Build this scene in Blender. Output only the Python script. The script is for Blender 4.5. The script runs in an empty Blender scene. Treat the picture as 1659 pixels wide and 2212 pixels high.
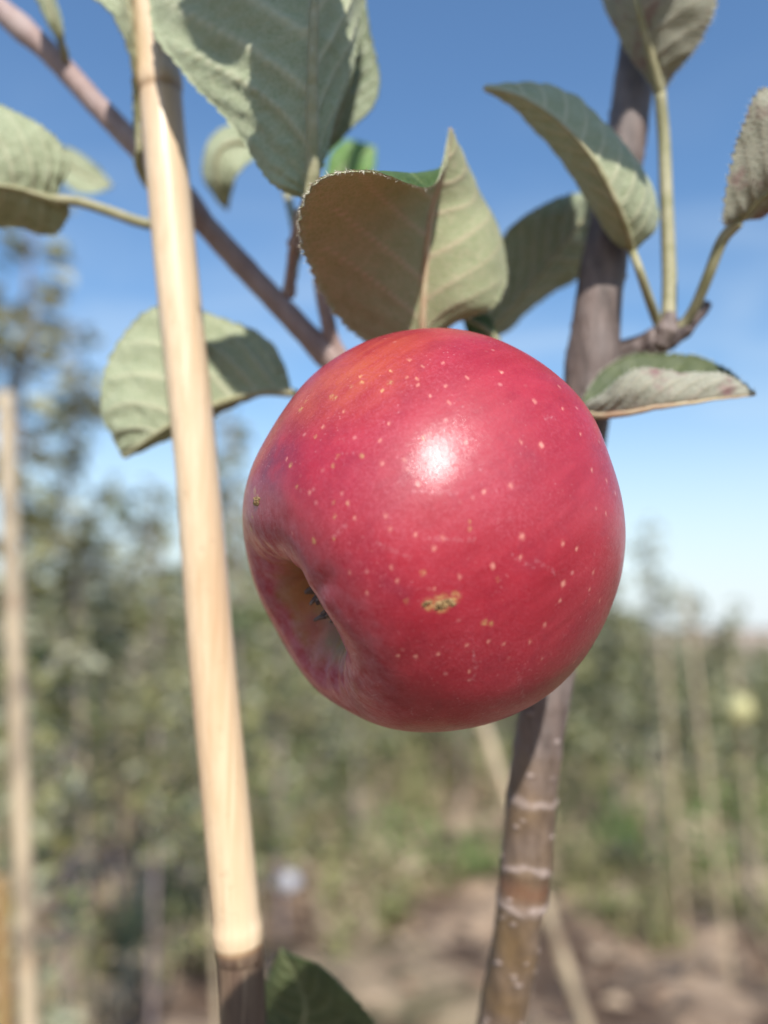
import bpy, bmesh, math, random
import numpy as np
from mathutils import Vector, noise
from mathutils.bvhtree import BVHTree

random.seed(7)
rng = np.random.default_rng(7)
SC = bpy.context.scene
COL = SC.collection

# ------------------------------------------------------------------ camera
CAM_H = 1.30
PITCH = math.radians(8.6)
cam_d = bpy.data.cameras.new("camera")
cam = bpy.data.objects.new("camera", cam_d)
COL.objects.link(cam)
cam.location = (0, 0, CAM_H)
cam.rotation_euler = (math.radians(90) + PITCH, 0, 0)
cam_d.sensor_fit = 'VERTICAL'
cam_d.sensor_height = 34.6
cam_d.lens = 26.0
cam_d.clip_start = 0.01
cam_d.clip_end = 6000
cam_d.dof.use_dof = True
cam_d.dof.focus_distance = 0.128
cam_d.dof.aperture_fstop = 6.3
SC.camera = cam

# ------------------------------------------------------------------ sun + sky
SUN_DIR = Vector((0.125, -0.79, 0.61)).normalized()      # towards the sun: behind the camera
elev = math.asin(SUN_DIR.z)
sun_d = bpy.data.lights.new("sun", 'SUN')
sun_d.energy = 5.0
sun_d.angle = math.radians(0.5)
sun_d.color = (1.0, 0.955, 0.89)
sun = bpy.data.objects.new("sun", sun_d)
COL.objects.link(sun)
sun.rotation_euler = SUN_DIR.to_track_quat('Z', 'Y').to_euler()
sun.location = (0, -3, 5)

world = bpy.data.worlds.new("World")
SC.world = world
world.use_nodes = True
nt = world.node_tree
nt.nodes.clear()
w_out = nt.nodes.new("ShaderNodeOutputWorld")
w_bg = nt.nodes.new("ShaderNodeBackground")
w_bg.inputs['Strength'].default_value = 0.132
w_sky = nt.nodes.new("ShaderNodeTexSky")
w_sky.sky_type = 'NISHITA'
w_sky.sun_disc = False
w_sky.sun_elevation = elev
w_sky.sun_rotation = math.atan2(SUN_DIR.x, SUN_DIR.y)
w_sky.altitude = 300
w_sky.air_density = 1.6
w_sky.dust_density = 0.4
w_sky.ozone_density = 8.0
# thin cirrus low over the horizon (all round the sky)
w_tc = nt.nodes.new("ShaderNodeTexCoord")
w_map = nt.nodes.new("ShaderNodeMapping")
w_map.inputs['Scale'].default_value = (1.6, 1.6, 6.0)
w_map.inputs['Rotation'].default_value = (0.25, 0.18, 0.4)
w_no = nt.nodes.new("ShaderNodeTexNoise")
w_no.inputs['Scale'].default_value = 1.7
w_no.inputs['Detail'].default_value = 5
w_no.inputs['Distortion'].default_value = 0.6
w_sep = nt.nodes.new("ShaderNodeSeparateXYZ")
w_r1 = nt.nodes.new("ShaderNodeMapRange")
w_r1.inputs['From Min'].default_value = 0.44
w_r1.inputs['From Max'].default_value = 0.78
w_r1.inputs['To Max'].default_value = 0.8
w_r2 = nt.nodes.new("ShaderNodeMapRange")
w_r2.inputs['From Min'].default_value = 0.60
w_r2.inputs['From Max'].default_value = 0.06
w_mul = nt.nodes.new("ShaderNodeMath"); w_mul.operation = 'MULTIPLY'
w_mix = nt.nodes.new("ShaderNodeMix"); w_mix.data_type = 'RGBA'
w_mix.inputs['B'].default_value = (5.2, 6.0, 6.6, 1)
nt.links.new(w_tc.outputs['Generated'], w_map.inputs['Vector'])
nt.links.new(w_map.outputs['Vector'], w_no.inputs['Vector'])
nt.links.new(w_no.outputs['Fac'], w_r1.inputs['Value'])
nt.links.new(w_tc.outputs['Generated'], w_sep.inputs['Vector'])
nt.links.new(w_sep.outputs['Z'], w_r2.inputs['Value'])
nt.links.new(w_r1.outputs['Result'], w_mul.inputs[0])
nt.links.new(w_r2.outputs['Result'], w_mul.inputs[1])
w_r3 = nt.nodes.new("ShaderNodeMapRange"); w_r3.interpolation_type = 'SMOOTHSTEP'
w_r3.inputs['From Min'].default_value = 0.36
w_r3.inputs['From Max'].default_value = -0.02
w_r3.inputs['To Max'].default_value = 0.85
w_max = nt.nodes.new("ShaderNodeMath"); w_max.operation = 'MAXIMUM'
nt.links.new(w_sep.outputs['Z'], w_r3.inputs['Value'])
nt.links.new(w_mul.outputs[0], w_max.inputs[0])
nt.links.new(w_r3.outputs['Result'], w_max.inputs[1])
nt.links.new(w_max.outputs[0], w_mix.inputs['Factor'])
nt.links.new(w_sky.outputs['Color'], w_mix.inputs['A'])
nt.links.new(w_mix.outputs['Result'], w_bg.inputs['Color'])
nt.links.new(w_bg.outputs[0], w_out.inputs['Surface'])

SC.view_settings.view_transform = 'Standard'
SC.view_settings.look = 'None'
SC.view_settings.exposure = 0.3
SC.view_settings.gamma = 1.0
SC.view_settings.use_curve_mapping = False
SC.render.engine = 'CYCLES'
SC.cycles.use_denoising = True
SC.cycles.max_bounces = 4
SC.cycles.diffuse_bounces = 3
SC.cycles.use_adaptive_sampling = True
SC.cycles.adaptive_threshold = 0.02
SC.cycles.transparent_max_bounces = 8
SC.cycles.caustics_reflective = False
SC.cycles.caustics_refractive = False

# ------------------------------------------------------------------ helpers
FPX = 26.0 / 34.6 * 2212.0        # focal length in survey units (picture surveyed at 1659 x 2212)
RX = Vector((1, 0, 0))
UP = Vector((0, -math.sin(PITCH), math.cos(PITCH)))
FW = Vector((0, math.cos(PITCH), math.sin(PITCH)))
CAMP = Vector((0, 0, CAM_H))

def P(x, y, d):
    """survey point (x, y) at d metres in front of the lens -> world"""
    return CAMP + FW * d + RX * ((x - 829.5) / FPX * d) + UP * ((1106 - y) / FPX * d)

def at_ground(x, Y):
    """ground position Y metres ahead seen in survey column x"""
    return ((x - 829.5) / FPX * Y * 0.99, Y)

def tag(o, label=None, cat=None, group=None, kind=None):
    if label: o['label'] = label
    if cat: o['category'] = cat
    if group: o['group'] = group
    if kind: o['kind'] = kind
    return o

def empty(name, loc):
    o = bpy.data.objects.new(name, None)
    o.location = loc
    o.empty_display_size = 0.02
    COL.objects.link(o)
    return o

def mesh_obj(name, verts, faces, mats, parent=None, smooth=True, attrs=None, mat_idx=None):
    me = bpy.data.meshes.new(name)
    if isinstance(verts, np.ndarray):
        verts = verts.tolist()
    me.from_pydata(verts, [], faces)
    if not isinstance(mats, (list, tuple)):
        mats = [mats]
    for m in mats:
        me.materials.append(m)
    if smooth:
        me.polygons.foreach_set('use_smooth', [True] * len(me.polygons))
    if mat_idx is not None:
        me.polygons.foreach_set('material_index', mat_idx)
    if attrs:
        for k, v in attrs.items():
            a = me.attributes.new(k, 'FLOAT', 'POINT')
            a.data.foreach_set('value', np.asarray(v, dtype=np.float32))
    me.update()
    o = bpy.data.objects.new(name, me)
    COL.objects.link(o)
    if parent is not None:
        o.parent = parent
        o.matrix_parent_inverse = parent_inv(parent)
    return o

def parent_inv(p):
    """inverse of the (translation-only) chain of parents, so children keep world coordinates"""
    from mathutils import Matrix
    t = Vector((0, 0, 0)) if p.parent is not None else p.location.copy()
    # children meshes carry world coordinates and zero location: only the Empty root is translated
    return Matrix.Translation(-t)

def cr(pts, n):
    """Catmull-Rom through pts (k,3), n samples, parameter uniform per span"""
    p = np.asarray([tuple(q) for q in pts], float)
    k = len(p)
    if k == 2:
        t = np.linspace(0, 1, n)[:, None]
        return p[0] * (1 - t) + p[1] * t
    e = np.vstack([2 * p[0] - p[1], p, 2 * p[-1] - p[-2]])
    u = np.linspace(0, k - 1 - 1e-9, n)
    i = u.astype(int)
    f = (u - i)[:, None]
    a, b, c, d = e[i], e[i + 1], e[i + 2], e[i + 3]
    return 0.5 * (2 * b + (c - a) * f + (2 * a - 5 * b + 4 * c - d) * f ** 2 + (3 * b - a - 3 * c + d) * f ** 3)

def tube_geo(path, radii, seg=12, cap=True):
    path = np.asarray(path, float)
    n = len(path)
    radii = np.broadcast_to(np.asarray(radii, float).reshape(-1), (n,)) if np.ndim(radii) else np.full(n, radii)
    tan = np.gradient(path, axis=0)
    tan /= np.linalg.norm(tan, axis=1)[:, None] + 1e-12
    ref = np.array([0.0, 1.0, 0.0]) if abs(tan[0][1]) < 0.9 else np.array([1.0, 0, 0])
    nrm = np.cross(tan[0], ref); nrm /= np.linalg.norm(nrm)
    V = []
    ang = np.linspace(0, 2 * math.pi, seg, endpoint=False)
    for i in range(n):
        nrm = nrm - tan[i] * nrm.dot(tan[i]); nrm /= np.linalg.norm(nrm)
        bi = np.cross(tan[i], nrm)
        V.append(path[i] + radii[i] * (np.cos(ang)[:, None] * nrm + np.sin(ang)[:, None] * bi))
    V = np.vstack(V)
    F = []
    for i in range(n - 1):
        for j in range(seg):
            k = (j + 1) % seg
            F.append((i * seg + j, i * seg + k, (i + 1) * seg + k, (i + 1) * seg + j))
    if cap:
        F.append(tuple(range(seg))[::-1])
        F.append(tuple((n - 1) * seg + j for j in range(seg)))
    return V, F

def add_geo(V, F, v, f):
    b = len(V)
    V.extend(v.tolist() if isinstance(v, np.ndarray) else v)
    F.extend(tuple(i + b for i in q) for q in f)

def smoothstep(a, b, x):
    t = np.clip((x - a) / (b - a), 0, 1)
    return t * t * (3 - 2 * t)

def hnoise(p, s, off=0.0):
    return noise.noise(Vector((p[0] * s + off, p[1] * s - off, p[2] * s + 2 * off)))

# ------------------------------------------------------------------ material helpers
class NT:
    def __init__(self, name):
        self.m = bpy.data.materials.new(name)
        self.m.use_nodes = True
        self.t = self.m.node_tree
        self.t.nodes.clear()
        self.out = self.n("ShaderNodeOutputMaterial")
    def n(self, typ, **kw):
        x = self.t.nodes.new(typ)
        for k, v in kw.items():
            setattr(x, k, v)
        return x
    def l(self, a, b):
        self.t.links.new(a, b)
    def put(self, sock, v):
        if hasattr(v, 'is_output'):
            self.l(v, sock)
        elif isinstance(v, (tuple, list)) and len(v) == 3 and sock.type == 'RGBA':
            sock.default_value = (*v, 1)
        else:
            sock.default_value = v
    def attr(self, name):
        return self.n("ShaderNodeAttribute", attribute_name=name).outputs['Fac']
    def coord(self, kind='Object'):
        return self.n("ShaderNodeTexCoord").outputs[kind]
    def mapping(self, v, scale=(1, 1, 1), rot=(0, 0, 0), loc=(0, 0, 0)):
        x = self.n("ShaderNodeMapping")
        x.inputs['Scale'].default_value = scale
        x.inputs['Rotation'].default_value = rot
        x.inputs['Location'].default_value = loc
        self.l(v, x.inputs['Vector'])
        return x.outputs['Vector']
    def noise(self, v, scale, detail=3, rough=0.55, dist=0.0):
        x = self.n("ShaderNodeTexNoise")
        self.l(v, x.inputs['Vector'])
        x.inputs['Scale'].default_value = scale
        x.inputs['Detail'].default_value = detail
        x.inputs['Roughness'].default_value = rough
        x.inputs['Distortion'].default_value = dist
        return x.outputs['Fac']
    def voro(self, v, scale, feature='F1', out='Distance', rnd=1.0):
        x = self.n("ShaderNodeTexVoronoi", feature=feature)
        self.l(v, x.inputs['Vector'])
        x.inputs['Scale'].default_value = scale
        x.inputs['Randomness'].default_value = rnd
        return x.outputs[out]
    def rng(self, v, a, b, c=0.0, d=1.0, smooth=False):
        x = self.n("ShaderNodeMapRange")
        if smooth: x.interpolation_type = 'SMOOTHSTEP'
        self.l(v, x.inputs['Value'])
        for k, q in zip(('From Min', 'From Max', 'To Min', 'To Max'), (a, b, c, d)):
            x.inputs[k].default_value = q
        return x.outputs['Result']
    def math(self, op, a, b=None):
        x = self.n("ShaderNodeMath", operation=op)
        self.put(x.inputs[0], a)
        if b is not None: self.put(x.inputs[1], b)
        return x.outputs[0]
    def mix(self, f, a, b, blend='MIX'):
        x = self.n("ShaderNodeMix", data_type='RGBA', blend_type=blend)
        self.put(x.inputs['Factor'], f)
        self.put(x.inputs['A'], a)
        self.put(x.inputs['B'], b)
        return x.outputs['Result']
    def bump(self, h, strength=0.3, dist=0.001, normal=None):
        x = self.n("ShaderNodeBump")
        self.l(h, x.inputs['Height'])
        x.inputs['Strength'].default_value = strength
        x.inputs['Distance'].default_value = dist
        if normal is not None: self.l(normal, x.inputs['Normal'])
        return x.outputs['Normal']
    def bsdf(self, **kw):
        x = self.n("ShaderNodeBsdfPrincipled")
        for k, v in kw.items():
            self.put(x.inputs[k.replace('_', ' ')], v)
        return x
    def finish(self, sh):
        self.l(sh, self.out.inputs['Surface'])
        return self.m

# ---- apple skin
def mat_apple():
    b = NT("apple_skin")
    co = b.coord()
    streak = b.noise(b.mapping(co, (420, 420, 26)), 1.0, 4, 0.6)
    blot = b.noise(co, 75, 3, 0.55)
    fine = b.noise(co, 1500, 2, 0.6)
    red = b.mix(b.rng(blot, 0.32, 0.7), (0.26, 0.0085, 0.020), (0.36, 0.016, 0.034))
    red = b.mix(b.rng(streak, 0.38, 0.74, 0, 0.65), red, (0.42, 0.032, 0.052))
    red = b.mix(b.rng(fine, 0.30, 0.7, 0, 0.30), red, (0.27, 0.012, 0.03))
    # golden ground colour shows through near the shoulder
    yl = b.math('MULTIPLY', b.attr('yellow'), b.rng(streak, 0.2, 0.62, 0.25, 1.0))
    c = b.mix(b.math('MULTIPLY', yl, 0.62), red, (0.50, 0.14, 0.035))
    c = b.mix(b.math('MULTIPLY', b.attr('dark'), b.rng(b.noise(co, 260, 4), 0.3, 0.65)), c, (0.13, 0.02, 0.045))
    # basin: olive and orange russet
    bas = b.mix(b.rng(b.noise(co, 180, 3), 0.35, 0.65), (0.26, 0.17, 0.05), (0.42, 0.17, 0.055))
    c = b.mix(b.attr('basin'), c, bas)
    # bloom: pale dusty wax round the basin
    blm = b.math('MULTIPLY', b.attr('bloom'), b.rng(b.noise(co, 420, 5, 0.7), 0.34, 0.70))
    c = b.mix(b.math('MULTIPLY', blm, 0.42), c, (0.62, 0.36, 0.44))
    # tiny pale specks
    v1 = b.n("ShaderNodeTexVoronoi", feature='F1'); b.l(co, v1.inputs['Vector']); v1.inputs['Scale'].default_value = 330
    sel = b.rng(v1.outputs['Color'], 0.62, 0.75)
    dot = b.math('MULTIPLY', b.rng(v1.outputs['Distance'], 0.17, 0.05), sel)
    c = b.mix(b.math('MULTIPLY', dot, 0.42), c, (0.70, 0.34, 0.30))
    v2 = b.voro(co, 1050)
    c = b.mix(b.math('MULTIPLY', b.rng(v2, 0.20, 0.06), b.rng(b.noise(co, 130, 2), 0.5, 0.68, 0, 0.42)), c, (0.72, 0.36, 0.36))
    # surveyed lenticels + cork
    c = b.mix(b.math('MULTIPLY', b.attr('lent'), 0.95), c, b.mix(b.attr('yellow'), (0.76, 0.36, 0.27), (0.80, 0.50, 0.14)))
    rus = b.math('MULTIPLY', b.attr('russet'), b.rng(b.noise(co, 2300, 3, 0.7), 0.38, 0.60))
    c = b.mix(rus, c, (0.46, 0.27, 0.10))
    # scuffed wax, dust and a dull patchy bloom over the whole skin
    scf = b.math('MULTIPLY', b.rng(b.noise(co, 2100, 4, 0.85), 0.46, 0.68), b.rng(b.noise(co, 48, 3, 0.6), 0.36, 0.62, 0.12, 0.55))
    c = b.mix(scf, c, (0.47, 0.10, 0.135))
    c = b.mix(b.rng(b.noise(co, 120, 4, 0.7), 0.50, 0.72, 0, 0.42), c, (0.20, 0.010, 0.03))
    # hair-fine scratches
    s1 = b.noise(b.mapping(co, (2600, 150, 900), rot=(0.3, 0.5, 0.9)), 1.0, 2, 0.5)
    s2 = b.noise(b.mapping(co, (160, 2400, 1200), rot=(0.8, 0.2, 0.3)), 1.0, 2, 0.5)
    scr = b.math('MULTIPLY', b.rng(b.math('MAXIMUM', s1, s2), 0.69, 0.78), b.rng(b.noise(co, 60, 2), 0.48, 0.62))
    c = b.mix(b.math('MULTIPLY', scr, 0.35), c, (0.75, 0.42, 0.44))
    c = b.mix(b.math('MULTIPLY', b.math('MULTIPLY', b.attr('scratch'), b.rng(b.noise(co, 1900, 2), 0.42, 0.68)), 0.36), c, (0.75, 0.50, 0.52))
    rough = b.rng(b.noise(co, 900, 3, 0.7), 0.3, 0.7, 0.42, 0.60)
    rough = b.math('ADD', rough, b.math('MULTIPLY', b.attr('bloom'), 0.25))
    hb = b.math('ADD', b.math('MULTIPLY', b.noise(co, 2100, 3, 0.7), 0.7), b.math('MULTIPLY', b.noise(co, 260, 2), 0.9))
    nrm = b.bump(hb, 0.42, 0.00022)
    nrm2 = b.bump(b.noise(co, 2600, 3, 0.75), 0.30, 0.00016)
    p = b.bsdf(Base_Color=c, Roughness=rough, Normal=nrm)
    p.inputs['Specular IOR Level'].default_value = 0.35
    p.inputs['Subsurface Weight'].default_value = 0.0
    p.inputs['Subsurface Radius'].default_value = (1.0, 0.3, 0.2)
    p.inputs['Subsurface Scale'].default_value = 0.0015
    p.inputs['Coat Weight'].default_value = 0.42
    p.inputs['Coat Roughness'].default_value = 0.15
    b.l(nrm2, p.inputs['Coat Normal'])
    p.inputs['Sheen Weight'].default_value = 0.0
    return b.finish(p.outputs[0])

def mat_simple(name, col, col2=None, scale=200, rough=0.8, bump=0.0, bscale=None, bdist=0.001, spec=0.4, lo=0.35, hi=0.65):
    b = NT(name)
    co = b.coord()
    c = col
    if col2 is not None:
        c = b.mix(b.rng(b.noise(co, scale, 4, 0.6), lo, hi), col, col2)
    p = b.bsdf(Base_Color=c, Roughness=rough)
    p.inputs['Specular IOR Level'].default_value = spec
    if bump:
        b.l(b.bump(b.noise(co, bscale or scale * 3, 4, 0.65), bump, bdist), p.inputs['Normal'])
    return b.finish(p.outputs[0])

def mat_leaf(name, c1, c2, vein, felt=True, patch=None, trans=0.35, tcol=None, rough=0.75):
    """one face of a leaf blade"""
    b = NT(name)
    co = b.coord()
    n1 = b.noise(co, 260, 4, 0.6)
    c = b.mix(b.rng(n1, 0.3, 0.7), c1, c2)
    cell = b.voro(co, 900, 'DISTANCE_TO_EDGE')
    c = b.mix(b.rng(cell, 0.12, 0.0, 0, 0.5 if felt else 0.15), c, vein)
    f = b.noise(b.mapping(co, (1, 1, 1)), 2600, 3, 0.7)
    c = b.mix(b.rng(f, 0.40, 0.68, 0, 0.40 if felt else 0.12), c, (0.48, 0.50, 0.36) if felt else vein)
    if patch:
        c = b.mix(b.rng(b.noise(co, patch[1], 3, 0.6), patch[2], patch[3]), c, patch[0])
    c = b.mix(b.math('MULTIPLY', b.attr('vein'), 0.9), c, vein)
    h = b.math('ADD', b.math('MULTIPLY', b.rng(cell, 0.0, 0.22), 0.6), b.math('MULTIPLY', f, 0.9))
    nrm = b.bump(h, 0.5, 0.00025 if felt else 0.00012)
    p = b.bsdf(Base_Color=c, Roughness=rough, Normal=nrm)
    p.inputs['Specular IOR Level'].default_value = 0.2 if felt else 0.45
    if felt:
        p.inputs['Sheen Weight'].default_value = 0.15
    t = b.n("ShaderNodeBsdfTranslucent")
    b.put(t.inputs['Color'], b.mix(b.math('MULTIPLY', b.attr('vein'), 0.5), tcol or (0.45, 0.50, 0.10), vein))
    mx = b.n("ShaderNodeMixShader")
    mx.inputs[0].default_value = trans
    b.l(p.outputs[0], mx.inputs[1]); b.l(t.outputs[0], mx.inputs[2])
    return b.finish(mx.outputs[0])

def mat_bark(name, c1, c2, c3):
    b = NT(name)
    co = b.coord()
    n1 = b.noise(b.mapping(co, (1, 1, 0.25)), 330, 4, 0.6)
    n2 = b.noise(co, 90, 3, 0.6)
    c = b.mix(b.rng(n1, 0.33, 0.67), c1, c2)
    c = b.mix(b.rng(n2, 0.45, 0.70, 0, 0.6), c, c3)
    c = b.mix(b.math('MULTIPLY', b.attr('warm'), b.rng(n2, 0.30, 0.60, 0.45, 1.0)), c, b.mix(b.rng(n1, 0.3, 0.7), (0.13, 0.080, 0.036), (0.22, 0.14, 0.065)))
    c = b.mix(b.math('MULTIPLY', b.attr('rust'), 0.42), c, (0.20, 0.07, 0.035))
    c = b.mix(b.math('MULTIPLY', b.attr('pale'), b.rng(b.noise(co, 700, 3, 0.7), 0.30, 0.6, 0.25, 0.9)), c, (0.46, 0.37, 0.335))
    nrm = b.bump(b.math('ADD', n1, b.noise(co, 1500, 3, 0.7)), 0.6, 0.0005)
    p = b.bsdf(Base_Color=c, Roughness=0.55, Normal=nrm)
    p.inputs['Specular IOR Level'].default_value = 0.4
    return b.finish(p.outputs[0])

def mat_bamboo(name, c1, c2, edge, bs=(60, 60, 12), bf=0.55):
    b = NT(name)
    co = b.coord()
    fib = b.noise(b.mapping(co, (900, 900, 14)), 1.0, 4, 0.6)
    blot = b.noise(b.mapping(co, bs), 1.0, 3, 0.6)
    c = b.mix(b.rng(fib, 0.3, 0.7), c1, c2)
    c = b.mix(b.rng(blot, 0.48, 0.66, 0, bf), c, edge)
    c = b.mix(b.rng(b.noise(co, 300, 5, 0.75), 0.60, 0.74, 0, 0.55), c, (0.36, 0.24, 0.15))
    c = b.mix(b.math('MULTIPLY', b.attr('cast_shade'), b.rng(b.noise(b.mapping(co, (500, 500, 40)), 1.0, 3), 0.25, 0.5, 0.75, 1.0)), c, b.mix(b.rng(fib, 0.3, 0.7), (0.075, 0.045, 0.032), (0.13, 0.085, 0.06)))  # dark brown mask: a cast shadow painted into the cane colour
    c = b.mix(b.math('MULTIPLY', b.attr('ring'), 0.55), c, (0.30, 0.17, 0.08))
    p = b.bsdf(Base_Color=c, Roughness=0.36, Normal=b.bump(fib, 0.12, 0.0003))
    p.inputs['Specular IOR Level'].default_value = 0.55
    return b.finish(p.outputs[0])

M = {}
M['apple'] = mat_apple()
M['calyx'] = mat_simple("dried_calyx", (0.07, 0.045, 0.045), (0.26, 0.18, 0.15), 600, 0.9, 0.5, 2000, 0.0003)
M['cork'] = mat_simple("corky_scar", (0.13, 0.07, 0.03), (0.50, 0.33, 0.15), 1500, 0.9, 0.7, 2400, 0.0004)
G_UP = dict(c1=(0.035, 0.075, 0.02), c2=(0.075, 0.13, 0.035), vein=(0.20, 0.26, 0.10))
M['upper'] = mat_leaf("leaf_upper_face", **G_UP, felt=False, trans=0.20, tcol=(0.30, 0.42, 0.05), rough=0.45)
M['upper_dull'] = mat_leaf("leaf_upper_face_dull", (0.04, 0.06, 0.022), (0.085, 0.105, 0.04), (0.20, 0.22, 0.11), felt=False, trans=0.12, tcol=(0.25, 0.32, 0.06), rough=0.6)
M['upper_fresh'] = mat_leaf("leaf_upper_face_fresh", (0.13, 0.27, 0.06), (0.19, 0.36, 0.09), (0.40, 0.50, 0.22), felt=False, trans=0.42, tcol=(0.30, 0.60, 0.08), rough=0.5)
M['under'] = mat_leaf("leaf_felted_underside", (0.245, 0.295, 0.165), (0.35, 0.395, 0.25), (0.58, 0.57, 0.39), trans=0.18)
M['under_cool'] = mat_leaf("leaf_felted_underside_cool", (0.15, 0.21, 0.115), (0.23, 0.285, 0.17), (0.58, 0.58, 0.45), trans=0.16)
M['under_warm'] = mat_leaf("leaf_underside_reddened", (0.25, 0.30, 0.14), (0.35, 0.39, 0.21), (0.58, 0.48, 0.33), trans=0.22, tcol=(0.50, 0.44, 0.05))
M['under_grey'] = mat_leaf("leaf_underside_grey", (0.23, 0.23, 0.175), (0.37, 0.36, 0.29), (0.48, 0.43, 0.33), trans=0.2,
                           patch=((0.26, 0.14, 0.14), 120, 0.52, 0.66))
M['petiole'] = mat_simple("leaf_stalk", (0.25, 0.24, 0.12), (0.37, 0.34, 0.21), 220, 0.6, 0.3, 1500, 0.0003)
M['petiole_red'] = mat_simple("leaf_stalk_reddened", (0.42, 0.27, 0.17), (0.52, 0.44, 0.28), 150, 0.6, 0.3, 1500, 0.0003)
M['fuzz'] = mat_simple("leaf_hairs", (0.62, 0.60, 0.48), (0.74, 0.72, 0.60), 300, 0.8)
M['bark'] = mat_bark("young_bark", (0.085, 0.062, 0.054), (0.20, 0.15, 0.13), (0.23, 0.19, 0.175))
M['bark_pink'] = mat_bark("young_shoot_bark", (0.27, 0.18, 0.155), (0.38, 0.27, 0.24), (0.42, 0.33, 0.31))
M['bud'] = mat_simple("bud_scales", (0.06, 0.045, 0.045), (0.16, 0.12, 0.11), 500, 0.8, 0.4, 1600, 0.0003)
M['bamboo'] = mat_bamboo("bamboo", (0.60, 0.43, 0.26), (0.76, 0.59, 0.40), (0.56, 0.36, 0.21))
M['bamboo_old_dappled'] = mat_bamboo("bamboo_weathered_dappled", (0.40, 0.31, 0.20), (0.52, 0.42, 0.29), (0.20, 0.155, 0.11), (30, 30, 18), 0.9)  # strong dark blotches paint leaf shade onto the weathered canes
M['bamboo_orange'] = mat_bamboo("bamboo_tan", (0.26, 0.16, 0.065), (0.36, 0.23, 0.10), (0.30, 0.17, 0.07))

# ------------------------------------------------------------------ ground and distance
def ground_h(x, y):
    r = math.hypot(x, y)
    k = min(1.0, max(0.0, (60 - r) / 50))
    h = 0.10 * noise.noise(Vector((x * 0.9, y * 0.9, 3.1))) + 0.07 * noise.noise(Vector((x * 2.7, y * 2.7, 7.7))) \
        + 0.035 * noise.noise(Vector((x * 7, y * 7, 1.7)))
    return h * k - 0.02

def build_ground():
    V, F = [], []
    xs = np.concatenate([-np.geomspace(3000, 4, 26), np.linspace(-3.95, 3.95, 120), np.geomspace(4, 3000, 26)])
    ys = np.concatenate([-np.geomspace(300, 1, 10), np.linspace(-0.9, 9, 150), np.geomspace(9.1, 3000, 60)])
    for y in ys:
        for x in xs:
            V.append((x, y, ground_h(x, y)))
    nx = len(xs)
    for j in range(len(ys) - 1):
        for i in range(nx - 1):
            a = j * nx + i
            F.append((a, a + 1, a + nx + 1, a + nx))
    b = NT("orchard_soil")
    co = b.coord()
    n1 = b.noise(co, 2.1, 4, 0.6)
    n2 = b.noise(co, 5.5, 4, 0.65)
    n3 = b.noise(co, 0.55, 3, 0.6)
    c = b.mix(b.rng(n1, 0.45, 0.55), (0.13, 0.085, 0.058), (0.47, 0.335, 0.225))
    c = b.mix(b.rng(n2, 0.52, 0.64, 0, 0.85), c, (0.06, 0.042, 0.034))  # dark patches painted in place of shadowed hollows
    c = b.mix(b.rng(n3, 0.52, 0.66, 0, 0.7), c, (0.12, 0.145, 0.06))
    p = b.bsdf(Base_Color=c, Roughness=0.95, Normal=b.bump(b.noise(co, 30, 5, 0.7), 0.7, 0.03))
    p.inputs['Specular IOR Level'].default_value = 0.1
    o = mesh_obj('ground', V, F, b.finish(p.outputs[0]))
    tag(o, 'bare tan soil with clods and dry patches under the nursery rows', kind='structure')
build_ground()

def build_field():
    V, F = [], []
    n = 40
    for j, y in enumerate(np.geomspace(42, 205, 14)):
        for i in range(n):
            x = -260 + 620 * i / (n - 1)
            V.append((x, y, 0.04 + 0.05 * noise.noise(Vector((x * 0.1, y * 0.1, 0)))))
    for j in range(13):
        for i in range(n - 1):
            a = j * n + i
            F.append((a, a + 1, a + n + 1, a + n))
    o = mesh_obj('field', V, F, mat_simple("stubble_field", (0.44, 0.33, 0.25), (0.56, 0.43, 0.33), 0.15, 0.95, spec=0.1))
    tag(o, 'pale tan open field beyond the nursery', kind='structure')
build_field()

M['leaf_bg'] = [mat_simple("distant_leaf_%s" % n, a, c, 9, 0.55, spec=0.4) for n, a, c in (
    ('grey_green', (0.26, 0.265, 0.165), (0.36, 0.35, 0.24)), ('olive', (0.16, 0.165, 0.06), (0.25, 0.235, 0.10)), ('deep', (0.06, 0.085, 0.03), (0.11, 0.13, 0.05)))]
M['trunk_bg'] = mat_simple("distant_bark", (0.17, 0.13, 0.12), (0.30, 0.24, 0.23), 40, 0.8)

def leaf_quad(V, F, I, c, d, n, L, W, mi):
    """small folded leaf of six corners"""
    d = d.normalized()
    s = d.cross(n)
    if s.length < 1e-5: s = d.cross(Vector((0.3, 0.5, 0.8)))
    s.normalize(); n = s.cross(d)
    b = len(V)
    lift = n * (W * 0.35)
    for q in (c, c + d * L * 0.35 + s * W + lift, c + d * L * 0.75 + s * W * 0.7 + lift * 0.7, c + d * L - n * L * 0.15,
              c + d * L * 0.75 - s * W * 0.7 + lift * 0.7, c + d * L * 0.35 - s * W + lift, c + d * L * 0.5):
        V.append(tuple(q))
    for t in ((0, 1, 6), (1, 2, 6), (2, 3, 6), (3, 4, 6), (4, 5, 6), (5, 0, 6)):
        F.append(tuple(b + k for k in t)); I.append(mi)

def rvec():
    v = Vector(rng.normal(size=3))
    return v.normalized()

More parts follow.
